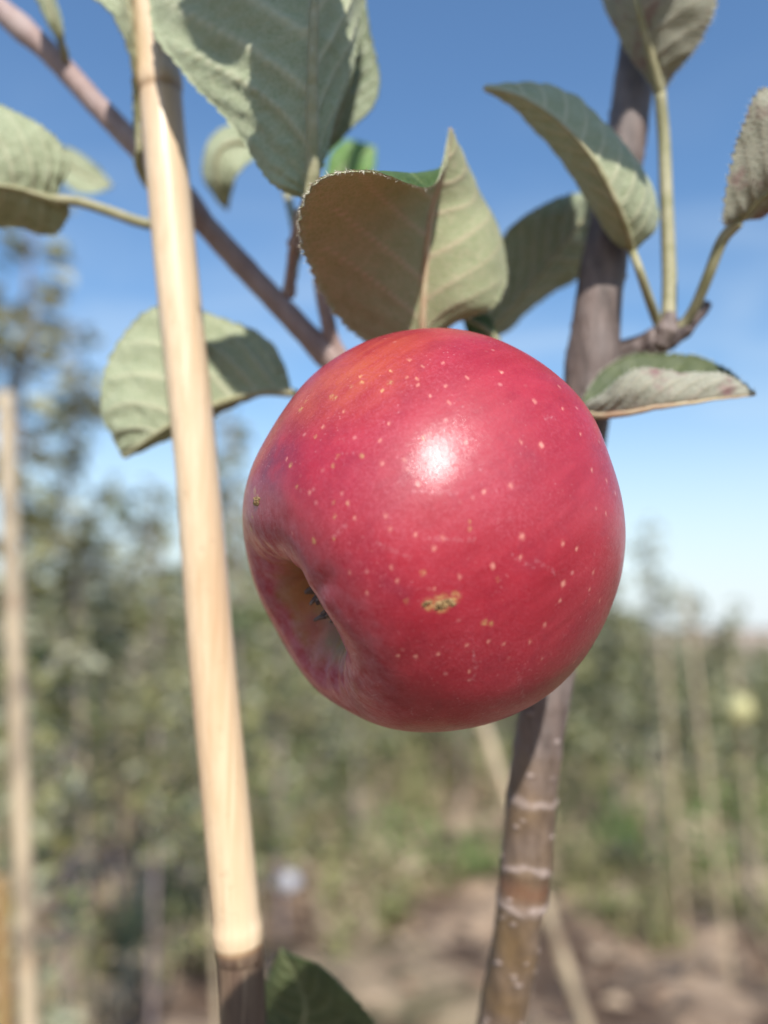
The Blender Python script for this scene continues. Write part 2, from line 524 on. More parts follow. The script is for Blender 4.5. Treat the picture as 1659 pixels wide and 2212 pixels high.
def young_tree(x, y, h, label, lean=(0, 0), leaves=260, spread=0.22, low=0.3, leaf=0.055, mixw=(0.38, 0.37, 0.25), name='young_tree', group='young nursery trees behind the apple', cat='tree'):
    z0 = ground_h(x, y)
    root = empty(name, (x, y, z0))
    tag(root, label, cat, group)
    top = Vector((x + lean[0], y + lean[1], z0 + h))
    base = Vector((x, y, z0 - 0.05))
    ctrl = [base, base.lerp(top, 0.35) + rvec() * 0.02, base.lerp(top, 0.7) + rvec() * 0.03, top]
    path = cr(ctrl, 16)
    V, F = [], []
    v, f = tube_geo(path, np.linspace(0.011, 0.003, 16), 8)
    add_geo(V, F, v, f)
    shoots = [(path, low)]
    nb = max(3, int(h * 5))
    for k in range(nb):
        s = low + (0.9 - low) * (k + rng.random()) / nb
        i = min(14, int(s * 15))
        p0 = Vector(path[i])
        a = rng.random() * 6.283
        ln = spread * (0.6 + 0.8 * rng.random()) * (1.15 - 0.6 * s)
        e = p0 + Vector((math.cos(a) * ln, math.sin(a) * ln, ln * (0.7 + 0.8 * rng.random())))
        pp = cr([p0, p0.lerp(e, 0.5) + Vector((math.cos(a), math.sin(a), -0.4)) * ln * 0.12, e], 7)
        v, f = tube_geo(pp, np.linspace(0.005, 0.0018, 7), 6)
        add_geo(V, F, v, f)
        shoots.append((pp, 0.15))
    mesh_obj('trunk', V, F, M['trunk_bg'], root)
    V, F, I = [], [], []
    lens = [np.linalg.norm(np.diff(p, axis=0), axis=1).sum() * (1 - lo) for p, lo in shoots]
    tot = sum(lens)
    for (pp, lo), ln in zip(shoots, lens):
        for k in range(int(leaves * ln / tot) + 2):
            s = lo + (1 - lo) * rng.random()
            u = s * (len(pp) - 1); i = min(len(pp) - 2, int(u))
            c = Vector(pp[i]).lerp(Vector(pp[i + 1]), u - i)
            d = rvec(); d.z = d.z * 0.6 + 0.15
            d.normalize()
            st = 0.012 + 0.03 * rng.random()
            L = leaf * (0.6 + 0.7 * rng.random())
            leaf_quad(V, F, I, c + d * st, (d + Vector((0, 0, -0.35 * rng.random()))), (rvec() * 0.8 + Vector((0, 0, 1))), L, L * 0.30, int(rng.choice(3, p=mixw)))
    mesh_obj('crown', V, F, M['leaf_bg'], root, smooth=False, mat_idx=I)
    return root

def stake_geo(path, r0, r1, nodes, seg=20, n=120):
    pts = cr(path, n)
    s = np.linspace(0, 1, n)
    rad = r0 + (r1 - r0) * s
    ring = np.zeros(n)
    for q in nodes:
        rad = rad * (1 + 0.10 * np.exp(-((s - q) / 0.004) ** 2) - 0.05 * np.exp(-((s - q - 0.006) / 0.003) ** 2))
        ring += np.exp(-((s - q - 0.006) / 0.0025) ** 2)
    V, F = tube_geo(pts, rad, seg)
    return V, F, np.repeat(np.clip(ring, 0, 1), seg)

def bg_stake(x, y, h, lean, r, label, mat='bamboo_old_dappled'):
    z0 = ground_h(x, y)
    root = empty('bamboo_stake', (x, y, z0))
    tag(root, label, 'stake', 'bamboo stakes of the nursery rows')
    a = Vector((x, y, z0 - 0.1)); t = Vector((x + lean[0], y + lean[1], z0 + h))
    V, F, ring = stake_geo([a, a.lerp(t, 0.5), t], r, r * 0.85, np.arange(0.12, 0.95, 0.155), 12, 200)
    mesh_obj('culm', V, F, M[mat], root, attrs={'ring': ring})
    return root

def px_at(x, y, Y):
    """survey point at ground distance Y -> world x, z"""
    d = 1.0
    q = P(x, y, 1.0) - CAMP
    q = q * (Y / q.y)
    return q.x, CAM_H + q.z

# nursery trees that can be told apart
def tree_px(xt, yt, xb, Y, label, **kw):
    X, Z = px_at(xt, yt, Y)
    Xb, _ = px_at(xb, 1700, Y)
    return young_tree(Xb, Y, Z - ground_h(Xb, Y), label, lean=(X - Xb, 0), **kw)

tree_px(75, 395, 120, 1.45, 'tall narrow young tree at the left edge of the photo', leaves=430, spread=0.13, low=0.25, leaf=0.055, mixw=(0.55, 0.33, 0.12))
tree_px(160, 700, 190, 2.1, 'young tree just behind the tall one at the left edge', leaves=648, spread=0.24, leaf=0.05)
tree_px(335, 1040, 350, 2.6, 'short young tree whose tip shows left of the sharp bamboo cane', leaves=612, spread=0.30, leaf=0.05)
tree_px(490, 900, 520, 2.3, 'young tree peeking out between the bamboo cane and the apple', leaves=540, spread=0.22, leaf=0.05)
tree_px(245, 1170, 270, 3.4, 'low bushy tree under the hanging leaf at left', leaves=756, spread=0.36, leaf=0.05)
tree_px(600, 1080, 620, 3.6, 'young tree hidden mostly by the apple calyx side', leaves=648, spread=0.34, leaf=0.05)
tree_px(420, 1190, 440, 4.6, 'bushy young tree farther back beside the bamboo cane', leaves=756, spread=0.40, leaf=0.055)
tree_px(760, 1120, 780, 4.8, 'young tree showing below the middle of the apple', leaves=756, spread=0.40, leaf=0.055)
tree_px(1405, 1130, 1400, 4.4, 'slender young tree rising just right of the apple', leaves=468, spread=0.30, leaf=0.05, mixw=(0.45, 0.35, 0.2))
tree_px(1330, 1250, 1330, 5.2, 'bushy young tree at the right flank of the apple', leaves=828, spread=0.42, leaf=0.06)
tree_px(1500, 1285, 1495, 6.0, 'small distant tree beside the thin pale canes at right', leaves=684, spread=0.42, leaf=0.06)
tree_px(1000, 1200, 1000, 6.0, 'young tree behind the apple seen through under its base', leaves=756, spread=0.45, leaf=0.06)
tree_px(1602, 1425, 1615, 3.44, 'thin sparse sapling carrying the pale fruit at far right', leaves=150, spread=0.16, leaf=0.045, mixw=(0.3, 0.4, 0.3))
tree_px(60, 1100, 60, 3.0, 'bushy tree low behind the left bamboo cane', leaves=756, spread=0.36, leaf=0.05)

# stakes beyond
def stake_px(x0, y0, x1, y1, Y, r, label, mat='bamboo_old_dappled'):
    """stake whose axis passes through two survey points, upper end first, standing about Y metres away"""
    X0, Z0 = px_at(x0, y0, Y); X1, Z1 = px_at(x1, y1, Y)
    g = ground_h(X1, Y)
    k = (Z0 - g) / (Z0 - Z1)
    Xg = X0 + (X1 - X0) * k
    return bg_stake(Xg, Y, Z0 - ground_h(Xg, Y), (X0 - Xg, 0), r, label, mat)

stake_px(12, 850, 72, 2212, 0.56, 0.0076, 'pale bamboo cane standing along the left edge', 'bamboo_old_dappled')
stake_px(2, 1890, 12, 2212, 0.95, 0.010, 'orange-tan cane in the bottom left corner', 'bamboo_orange')
stake_px(168, 1230, 180, 1640, 1.9, 0.008, 'thin reddish cane between the two left bamboo canes', 'bamboo_old_dappled')
stake_px(1020, 1500, 1290, 2240, 1.15, 0.0095, 'slanting tan cane passing behind the brown trunk', 'bamboo_old_dappled')
stake_px(1432, 1385, 1452, 1650, 3.6, 0.011, 'short pinkish cane nearest the apple at right', 'bamboo_old_dappled')
stake_px(1482, 1280, 1545, 1800, 3.0, 0.009, 'long thin pale cane leaning at right', 'bamboo_old_dappled')
stake_px(1585, 1420, 1620, 1760, 3.4, 0.009, 'grey cane under the yellow fruit at far right', 'bamboo_old_dappled')
stake_px(445, 1500, 470, 2050, 2.4, 0.011, 'dull cane half covered by the sharp bamboo cane', 'bamboo_old_dappled')

# weeds, grass and litter: uncountable
def build_weeds():
    V, F, I = [], [], []
    XS = px_at(620, 1895, 4.2)[0]
    mats = [mat_simple("weed_%s" % n, a, c, 6, 0.6) for n, a, c in (
        ('green', (0.085, 0.15, 0.035), (0.16, 0.23, 0.065)), ('olive', (0.16, 0.17, 0.06), (0.25, 0.24, 0.10)), ('dry', (0.36, 0.28, 0.17), (0.46, 0.37, 0.25)))]
    for k in range(7000):
        y = 1.6 + 15 * rng.random() ** 1.6
        x = (rng.random() * 2 - 1) * (0.62 * y + 0.4)
        den = noise.noise(Vector((x * 0.8, y * 0.55, 11.0))) + 0.35 * noise.noise(Vector((x * 2.4, y * 1.8, 4.0)))
        den += 0.15 + 0.28 * min(1.0, max(0.0, (y - 3.6) / 2.2))
        if y > 4.2 and abs(x) < 0.2 * y: den += 0.25
        if 2.9 < y < 4.6 and abs(x - XS * y / 4.2) < 0.16: continue
        if den < 0.02 + 0.25 * rng.random(): continue
        h = (0.10 + 0.16 * rng.random()) * (1.0 if y < 5 else 1.5)
        mi = 0 if noise.noise(Vector((x * 0.7, y * 0.7, 31))) > 0.16 else 1
        if rng.random() < 0.33: mi = 2
        z = ground_h(x, y)
        for q in range(9):
            a = rng.random() * 6.283
            r = 0.06 * rng.random()
            c = Vector((x + math.cos(a) * r, y + math.sin(a) * r, z - 0.01))
            if rng.random() < 0.55:
                d = Vector((math.cos(a) * 0.5, math.sin(a) * 0.5, 1.0)).normalized()
                s = Vector((-math.sin(a), math.cos(a), 0)) * 0.005
                t = c + d * h * (0.6 + 0.8 * rng.random())
                m = c.lerp(t, 0.55) + Vector((0, 0, h * 0.08))
                b0 = len(V)
                for w in (c - s, c + s, m + s * 0.8, m - s * 0.8, t + Vector((math.cos(a), math.sin(a), -0.2)) * h * 0.15): V.append(tuple(w))
                F += [(b0, b0 + 1, b0 + 2, b0 + 3), (b0 + 3, b0 + 2, b0 + 4)]; I += [mi, mi]
            else:
                d = rvec(); d.z = abs(d.z) * 0.7 + 0.1
                leaf_quad(V, F, I, c + Vector((0, 0, h * rng.random() * 0.9)), d, Vector((0, 0, 1)) + rvec() * 0.5, 0.05 + 0.05 * rng.random(), 0.018, mi)
    o = mesh_obj('weeds', V, F, mats, smooth=False, mat_idx=I)
    tag(o, 'patches of green and dry weeds growing over the soil', 'weeds', kind='stuff')
    # fallen leaves and clods
    V, F, I = [], [], []
    for k in range(900):
        y = 1.8 + 9 * rng.random() ** 1.4
        x = (rng.random() * 2 - 1) * (0.6 * y + 0.3)
        z = ground_h(x, y) + 0.01
        leaf_quad(V, F, I, Vector((x, y, z)), Vector((rng.normal(), rng.normal(), 0.15 * rng.normal())), Vector((0, 0, 1)) + rvec() * 0.4, 0.06 + 0.05 * rng.random(), 0.025, int(rng.integers(0, 3)))
    o = mesh_obj('fallen_leaves', V, F, [mat_simple("leaf_litter_%s" % n, a, c, 12, 0.8) for n, a, c in (
        ('tan', (0.40, 0.29, 0.19), (0.52, 0.40, 0.28)), ('brown', (0.15, 0.09, 0.055), (0.25, 0.16, 0.10)), ('dark', (0.055, 0.042, 0.035), (0.11, 0.08, 0.06)))], smooth=False, mat_idx=I)
    tag(o, 'dry fallen leaves strewn over the bare soil', 'litter', kind='stuff')
build_weeds()

def build_far_trees():
    V, F, I = [], [], []
    # the farther nursery rows, one mass of foliage
    for k in range(370):
        y = 6.5 + 32 * rng.random() ** 1.5
        u = rng.random()
        x = (-0.80 + 1.38 * u) * y
        h = (1.75 + 0.45 * rng.random()) * (1.0 if x < 0.1 * y else 0.86)
        if x > 0.2 * y: h *= 0.80
        if x > 0.34 * y: h *= 0.62
        z = ground_h(x, y)
        for q in range(150):
            s = 0.12 + 0.88 * rng.random()
            r = 0.34 * (1.15 - s) * rng.random() ** 0.5 + 0.03
            a = rng.random() * 6.283
            c = Vector((x + math.cos(a) * r, y + math.sin(a) * r, z + h * s))
            leaf_quad(V, F, I, c, rvec(), Vector((0, 0, 1)) + rvec(), 0.07 + 0.06 * rng.random(), 0.028, int(rng.choice(3, p=(0.36, 0.38, 0.26))))
    o = mesh_obj('far_nursery_trees', V, F, M['leaf_bg'], smooth=False, mat_idx=I)
    tag(o, 'mass of farther nursery trees blurred along the horizon', 'trees', kind='stuff')
    V, F, I = [], [], []
    for k in range(1100):
        u = rng.random()
        x = -160 + 200 * u
        y = 210 + 30 * rng.random()
        h = 8 + 5 * noise.noise(Vector((x * 0.05, 2.0, 9.0)))
        if x > 10: h *= 0.5
        for q in range(16):
            c = Vector((x + rng.normal() * 2.5, y + rng.normal() * 2.5, h * rng.random()))
            leaf_quad(V, F, I, c, rvec(), rvec(), 2.2, 0.9, int(rng.integers(0, 3)))
    o = mesh_obj('far_treeline', V, F, [mat_simple("treeline_%d" % q, a, c, 0.2, 0.9) for q, (a, c) in enumerate((((0.07, 0.095, 0.05), (0.11, 0.13, 0.075)), ((0.09, 0.11, 0.07), (0.12, 0.14, 0.09)), ((0.05, 0.075, 0.045), (0.08, 0.10, 0.06))))], smooth=False, mat_idx=I)
    tag(o, 'low far-off line of trees on the horizon', 'treeline', kind='stuff')
build_far_trees()

# ------------------------------------------------------------------ the apple
APPLE_C = P(940.3, 1144.6, 0.1475)
APPLE_R = 0.0358
ax_cam = Vector((-0.775, -0.49, 0.40)).normalized()       # x right, y up, z towards the lens: direction of the calyx end
AX = (RX * ax_cam.x + UP * ax_cam.y - FW * ax_cam.z).normalized()
ref = Vector((0, 0, 1)) - AX * AX.z
ref.normalize()
BX, BY = ref, AX.cross(ref)

LENT = [(777, 213, 6), (858, 200, 6), (755, 262, 7), (540, 275, 6), (620, 308, 7), (805, 327, 6), (468, 390, 6), (880, 355, 5), (645, 437, 6), (612, 504, 4), (1162, 508, 6), (1242, 521, 9), (947, 511, 6), (1122, 680, 8), (1017, 703, 6), (857, 884, 6), (822, 925, 7), (1166, 878, 9), (1052, 994, 7), (1327, 1063, 9), (1197, 1290, 8), (1315, 1130, 5), (1380, 928, 6), (655, 1000, 4), (678, 1053, 5), (823, 1083, 5), (922, 1035, 4), (750, 872, 5), (650, 848, 5), (461, 710, 5), (511, 806, 4), (1095, 1300, 5), (950, 1303, 5), (1035, 1290, 5), (838, 1338, 4), (750, 1348, 4), (559, 1099, 4), (492, 1020, 4), (632, 797, 4), (759, 672, 5), (706, 580, 4), (618, 592, 4), (1215, 350, 7), (1325, 378, 5), (1312, 292, 4), (1085, 235, 7), (950, 257, 6), (653, 231, 5), (535, 253, 5), (725, 187, 4), (1395, 478, 5), (1497, 660, 5), (1495, 790, 6), (1440, 620, 4), (1445, 1020, 7), (1470, 1130, 5), (1255, 1225, 6), (1160, 958, 5), (1325, 905, 5), (335, 707, 5), (370, 215, 6), (245, 575, 5), (388, 450, 5), (484, 748, 5), (1430, 1085, 7), (1370, 1370, 6), (1245, 1355, 5), (960, 1407, 4), (680, 1345, 4), (865, 288, 5), (758, 285, 5), (714, 255, 4)]
RUSS = [(540, 562, 12), (425, 603, 10), (443, 565, 11), (357, 488, 9), (434, 800, 10), (351, 895, 16), (430, 887, 9), (484, 748, 8), (778, 1022, 15), (1070, 1046, 9), (712, 1130, 11), (650, 275, 16), (620, 308, 9), (960, 820, 8), (963, 852, 8), (285, 685, 10), (260, 600, 14), (435, 335, 16), (300, 380, 18), (320, 350, 12), (780, 495, 10), (430, 745, 8), (1020, 1215, 16), (540, 275, 10), (500, 290, 12), (420, 330, 14), (130, 735, 30), (120, 700, 22), (850, 1140, 46), (800, 1145, 30), (905, 1115, 28), (105, 850, 20), (110, 800, 16), (1045, 1220, 12), (755, 262, 8)]
SCRATCH = [((478, 1425), (500, 1475), (528, 1510), (548, 1525), 5), ((1148, 1405), (1160, 1450), (1168, 1490), (1172, 1510), 4), ((975, 1330), (980, 1370), (985, 1400), (975, 1440), 6),
           ((740, 1550), (738, 1560), (735, 1570), (733, 1580), 4), ((750, 702), (800, 706), (860, 707), (915, 705), 2.5), ((1125, 950), (1150, 968), (1180, 985), (1215, 1000), 5), ((1210, 960), (1240, 985), (1280, 1010), (1310, 1030), 4),
           ((600, 905), (640, 925), (690, 940), (730, 962), 2.5), ((1255, 415), (1270, 411), (1283, 412), (1292, 417), 3), ((430, 880), (450, 860), (465, 845), (480, 832), 2.5), ((780, 880), (850, 888), (920, 890), (980, 893), 2.5)]

def zoom2survey(x, y):
    k = 1060 / 1659
    return (560 + x * k) * 1659 / 1920, (780 + y * k) * 1659 / 1920

def build_apple():
    prof = [(0.0, 0.40), (0.06, 0.40), (0.10, 0.42), (0.14, 0.50), (0.175, 0.63), (0.215, 0.75), (0.27, 0.845), (0.345, 0.912), (0.45, 0.945), (0.58, 0.928), (0.72, 0.852), (0.84, 0.705),
            (0.925, 0.51), (0.98, 0.28), (1.0, 0.03), (0.985, -0.21), (0.93, -0.43), (0.84, -0.61), (0.72, -0.74), (0.58, -0.815), (0.46, -0.835), (0.35, -0.81), (0.23, -0.71), (0.13, -0.58), (0.06, -0.48), (0.0, -0.45)]
    prof = [(a, b * (0.915 if b > 0.03 else 0.90)) for a, b in prof]
    NP, NT_ = 380, 520
    pr = cr([(a, 0, b) for a, b in prof], 1500)
    # resample by arc length
    seg = np.linalg.norm(np.diff(pr, axis=0), axis=1)
    s = np.concatenate([[0], np.cumsum(seg)]); s /= s[-1]
    q = np.linspace(0, 1, NP)
    rho = np.interp(q, s, pr[:, 0]); zz = np.interp(q, s, pr[:, 2])
    rho = np.maximum(rho, 1e-5)
    th = np.linspace(0, 2 * math.pi, NT_, endpoint=False)
    R, T = np.meshgrid(rho, th, indexing='ij')
    Z = np.repeat(zz[:, None], NT_, 1)
    calyx_side = np.clip((Z + 0.2) / 1.0, 0, 1)
    lobe = np.cos(5 * T + 0.6)
    Z = Z + 0.011 * lobe * np.exp(-((R - 0.42) / 0.15) ** 2) * (Z > 0)
    Z = Z + 0.010 * np.cos(T - 2.2) * np.exp(-((R - 0.5) / 0.25) ** 2) * (Z > 0)
    R2 = R * (1 + 0.010 * lobe * calyx_side + 0.010 * np.cos(2 * T + 1.0) + 0.006 * np.cos(3 * T - 0.7))
    Z = Z + 0.007 * np.cos(14 * T + 3 * np.sin(T * 2)) * np.exp(-((R - 0.30) / 0.10) ** 2) * (Z > 0)
    # a crease that runs off the basin
    crease = np.exp(-(((T - 5.0 + math.pi) % (2 * math.pi) - math.pi) / 0.10) ** 2) * np.exp(-((R - 0.52) / 0.14) ** 2) * (Z > 0)
    Z = Z - 0.016 * crease
    X3 = np.stack([R2 * np.cos(T), R2 * np.sin(T), Z], -1).reshape(-1, 3) * APPLE_R
    # slow unevenness
    bumps = np.array([noise.noise(Vector(p * 55)) * 0.00035 + noise.noise(Vector(p * 150)) * 0.00008 for p in X3])
    nrm = X3 / (np.linalg.norm(X3, axis=1)[:, None] + 1e-9)
    X3 = X3 + nrm * bumps[:, None]
    B = np.array([BX[:], BY[:], AX[:]])
    W = X3 @ B                                              # offsets from the centre, world axes
    # this apple grew lopsided: broad shoulders above and a heavy lower cheek
    tab = np.array([(-3.129, 0.9788), (-2.982, 0.9568), (-2.845, 0.957), (-2.667, 0.9562), (-2.491, 0.9675), (-2.327, 1.0046), (-2.149, 1.0327), (-1.965, 1.044), (-1.632, 1.0382), (-0.738, 1.0405), (-0.415, 0.9869), (-0.013, 0.9779), (0.201, 0.9742), (0.472, 0.9731), (0.657, 0.9993), (0.859, 1.0225), (1.141, 1.0296), (1.467, 0.9935), (1.647, 0.984), (1.856, 0.9942), (2.019, 1.0223), (2.233, 1.0477), (2.507, 1.0409), (2.756, 1.0201), (2.947, 0.9988)])
    grid = np.linspace(-math.pi, math.pi, 181)
    raw = np.interp(grid, np.concatenate([tab[-3:, 0] - 2 * math.pi, tab[:, 0], tab[:3, 0] + 2 * math.pi]), np.concatenate([tab[-3:, 1], tab[:, 1], tab[:3, 1]]))
    ker = np.exp(-(np.arange(-20, 21) * (2 * math.pi / 180) / 0.15) ** 2); ker /= ker.sum()
    sm = np.convolve(np.concatenate([raw[-21:-1], raw, raw[1:21]]), ker, 'valid')
    wx = W @ np.array(RX); wu = W @ np.array(UP)
    kk = np.interp(np.arctan2(-wu, wx), grid, sm) - 1
    kk *= smoothstep(0.35, 0.92, np.hypot(wx, wu) / APPLE_R)
    W = W + kk[:, None] * (wx[:, None] * np.array(RX) + wu[:, None] * np.array(UP))
    F = []
    for i in range(NP - 1):
        for j in range(NT_):
            k = (j + 1) % NT_
            F.append((i * NT_ + j, (i + 1) * NT_ + j, (i + 1) * NT_ + k, i * NT_ + k))
    bvh = BVHTree.FromPolygons([tuple(p) for p in W], F)
    def hit(zx, zy):
        sx, sy = zoom2survey(zx, zy)
        d = (P(sx, sy, 1.0) - CAMP).normalized()
        return bvh.ray_cast(CAMP - APPLE_C, d)
    n = len(W)
    lent = np.zeros(n); russ = np.zeros(n); scr = np.zeros(n)
    pxm = 0.115 / (FPX / 1659 * 1920) * (1060 / 1659)       # metres per zoom unit near the front of the apple
    def dab(arr, p, r, gain=1.0, soft=0.45):
        d = np.linalg.norm(W - np.array(p), axis=1)
        np.maximum(arr, gain * (1 - smoothstep(soft * r, r, d)), out=arr)
    for x, y, r in LENT:
        h = hit(x, y)
        if h[0]: dab(lent, h[0], max(r * (1.2 + 0.8 * rng.random()) * pxm, 0.00040), 0.55 + 0.45 * rng.random(), 0.2)
    for x, y, r in RUSS:
        h = hit(x, y)
        if h[0]: dab(russ, h[0], r * 1.05 * pxm, 1.0, 0.5)
    for *pts, r in SCRATCH:
        for u in np.linspace(0, 1, 26):
            c = cr([(a, b, 0) for a, b in pts], 26)
            p = c[int(u * 25)]
            h = hit(p[0], p[1])
            if h[0]: dab(scr, h[0], max(r * pxm, 0.00032), 0.5 + 0.5 * rng.random(), 0.2)
    # ground colour, bloom, basin
    def blob(x, y, r0, r1):
        h = hit(x, y)[0]
        if h is None: return np.zeros(n)
        return 1 - smoothstep(r0, r1, np.linalg.norm(W - np.array(h), axis=1))
    yel = np.maximum(blob(500, 240, 0.001, 0.0165) * 0.72, blob(640, 140, 0.001, 0.012) * 0.55)
    yel = np.maximum(yel, blob(360, 330, 0.002, 0.010) * 0.55)
    dark = np.maximum(blob(200, 590, 0.002, 0.009) * 0.75, blob(660, 1090, 0.0008, 0.004) * 0.45)
    rr = np.repeat(rho[:, None], NT_, 1).ravel(); zr = np.repeat(zz[:, None], NT_, 1).ravel()
    wob = np.array([noise.noise(Vector(p * 190)) for p in X3])
    basin = (1 - smoothstep(0.21, 0.36, rr + 0.08 * wob)) * (zr > 0)
    basin = np.maximum(basin, (1 - smoothstep(0.2, 0.55, rr)) * (zr < 0))
    bloom = (1 - smoothstep(0.40, 0.82, rr + 0.08 * wob)) * (zr > 0) * smoothstep(0.22, 0.36, rr)
    root = empty('apple', APPLE_C)
    tag(root, 'ripe red apple with pale specks and brown corky scar hanging in front', 'apple')
    o = mesh_obj('skin', W, F, M['apple'], None, attrs=dict(lent=lent, russet=russ, yellow=yel, dark=dark, basin=basin, bloom=bloom, scratch=scr))
    # keep object space aligned with the apple's own axis so the skin streaks run from stem to calyx
    from mathutils import Matrix
    Rm = Matrix((BX, BY, AX)).transposed().to_4x4()
    o.data.transform(Rm.inverted())
    o.parent = root
    o.rotation_euler = Rm.to_euler()
    # corky scar, crumpled and slightly proud
    def scar(cx, cy, w, h, seed, lab):
        NR, NA = 9, 40
        V, Fc = [], []
        for i in range(NR):
            for j in range(NA):
                a = 2 * math.pi * j / NA
                edge = 1 + 0.38 * noise.noise(Vector((math.cos(a) * 2.2 + seed, math.sin(a) * 2.2, seed)))
                r = i / (NR - 1) * edge
                hx = hit(cx + math.cos(a) * r * w, cy + math.sin(a) * r * h - 0.18 * math.cos(a) * r * w)
                p = hx[0]; nn = hx[1]
                f = i / (NR - 1)
                lift = (0.00045 * (1 - f ** 3) * (0.55 + 0.9 * noise.noise(Vector(p * 1500)) + 0.6 * noise.noise(Vector(p * 3400)))) - 0.00012 * f
                V.append(tuple(APPLE_C + p + nn * lift))
        for i in range(NR - 1):
            for j in range(NA):
                k = (j + 1) % NA
                Fc.append((i * NA + j, i * NA + k, (i + 1) * NA + k, (i + 1) * NA + j))
        s_ = mesh_obj('scar', V, Fc, M['cork'], root)
        s_['label'] = lab
    scar(858, 1146, 52, 24, 1.3, 'brown corky scar on the front of the apple')
    scar(796, 1142, 26, 15, 4.1, 'small corky scar beside the larger one')
    scar(128, 738, 17, 24, 7.9, 'corky scar near the left rim of the apple')
    # dried calyx in the basin
    V, Fs = [], []
    for k in range(8):
        a = k / 8 * 2 * math.pi + 0.3
        er = BX * math.cos(a) + BY * math.sin(a); et = AX.cross(er)
        ln = APPLE_R * (0.20 + 0.05 * rng.random())
        pts = [er * (APPLE_R * 0.02) + AX * (APPLE_R * 0.40), er * (APPLE_R * 0.07) + AX * (APPLE_R * 0.49), er * (APPLE_R * 0.09) + AX * (APPLE_R * 0.60),
               er * (APPLE_R * (0.03 + 0.12 * rng.random())) + AX * (APPLE_R * (0.70 + 0.14 * rng.random())) + et * (ln * 0.25 * (rng.random() - 0.5))]
        c = cr(pts, 14)
        wv = np.sin(np.linspace(0.25, math.pi, 14)) * APPLE_R * 0.07
        base = len(V)
        for i in range(14):
            p = Vector(c[i]); w = wv[i]
            for u, dz in ((-1, 0.25), (-0.5, -0.1), (0, 0), (0.5, -0.1), (1, 0.3)):
                V.append(tuple(APPLE_C + p + et * (u * w) + er * (dz * w * 1.6 + 0.0003 * noise.noise(p * 900 + Vector((u, k, 0))))))
        for i in range(13):
            for j in range(4):
                Fs.append((base + i * 5 + j, base + i * 5 + j + 1, base + (i + 1) * 5 + j + 1, base + (i + 1) * 5 + j))
    for k in range(26):
        a = rng.random() * 6.283; r0 = APPLE_R * 0.07 * rng.random(); r1 = APPLE_R * 0.13 * rng.random()
        e = BX * math.cos(a) + BY * math.sin(a)
        q = cr([e * r0 + AX * (APPLE_R * 0.38), e * (r0 * 1.2) + AX * (APPLE_R * 0.52), e * r1 + AX * (APPLE_R * (0.60 + 0.20 * rng.random()))], 6) + np.array(APPLE_C)
        v, f = tube_geo(q, 0.00022, 5)
        add_geo(V, Fs, v, f)
    cx = mesh_obj('calyx', V, Fs, M['calyx'], root)
    md = cx.modifiers.new('thick', 'SOLIDIFY'); md.thickness = 0.0005
    cx['label'] = 'dark dried calyx remains at the bottom of the basin'
    # stalk on the far side, up to the spur
    st = [APPLE_C - AX * (APPLE_R * 0.47), APPLE_C - AX * (APPLE_R * 0.95) + Vector((0, 0, 0.003)), P(1180, 830, 0.187)]
    V, Fs = tube_geo(cr(st, 20), np.linspace(0.0013, 0.0017, 20), 10)
    mesh_obj('stalk', V, Fs, M['petiole_red'], root)
build_apple()

# ------------------------------------------------------------------ the apple tree
TRUNK = [(1384, 60, 0.197), (1358, 260, 0.193), (1330, 430, 0.190), (1298, 610, 0.185), (1282, 760, 0.184), (1262, 900, 0.184), (1235, 1100, 0.184), (1205, 1350, 0.184), (1170, 1560, 0.184), (1150, 1700, 0.184), (1137, 1860, 0.184), (1118, 2010, 0.185), (1085, 2200, 0.190), (1055, 2400, 0.193)]
trunk_pts = [P(*q) for q in TRUNK]
low = trunk_pts[-1]
dirn = (trunk_pts[-1] - trunk_pts[-3]).normalized()
trunk_pts += [low + dirn * 0.10, low + dirn * 0.35 + Vector((0.02, 0.02, 0)), Vector((low.x - 0.07, low.y + 0.04, -0.05))]
top = [P(1396, -40, 0.204), P(1425, -300, 0.210), P(1460, -700, 0.225), P(1480, -1300, 0.25)]
trunk_pts = top[::-1] + trunk_pts
TREE = empty('apple_tree', (low.x - 0.07, low.y + 0.04, 0.0))
tag(TREE, 'young apple tree with purplish-brown trunk, shoots and grey-green leaves around the apple', 'tree')

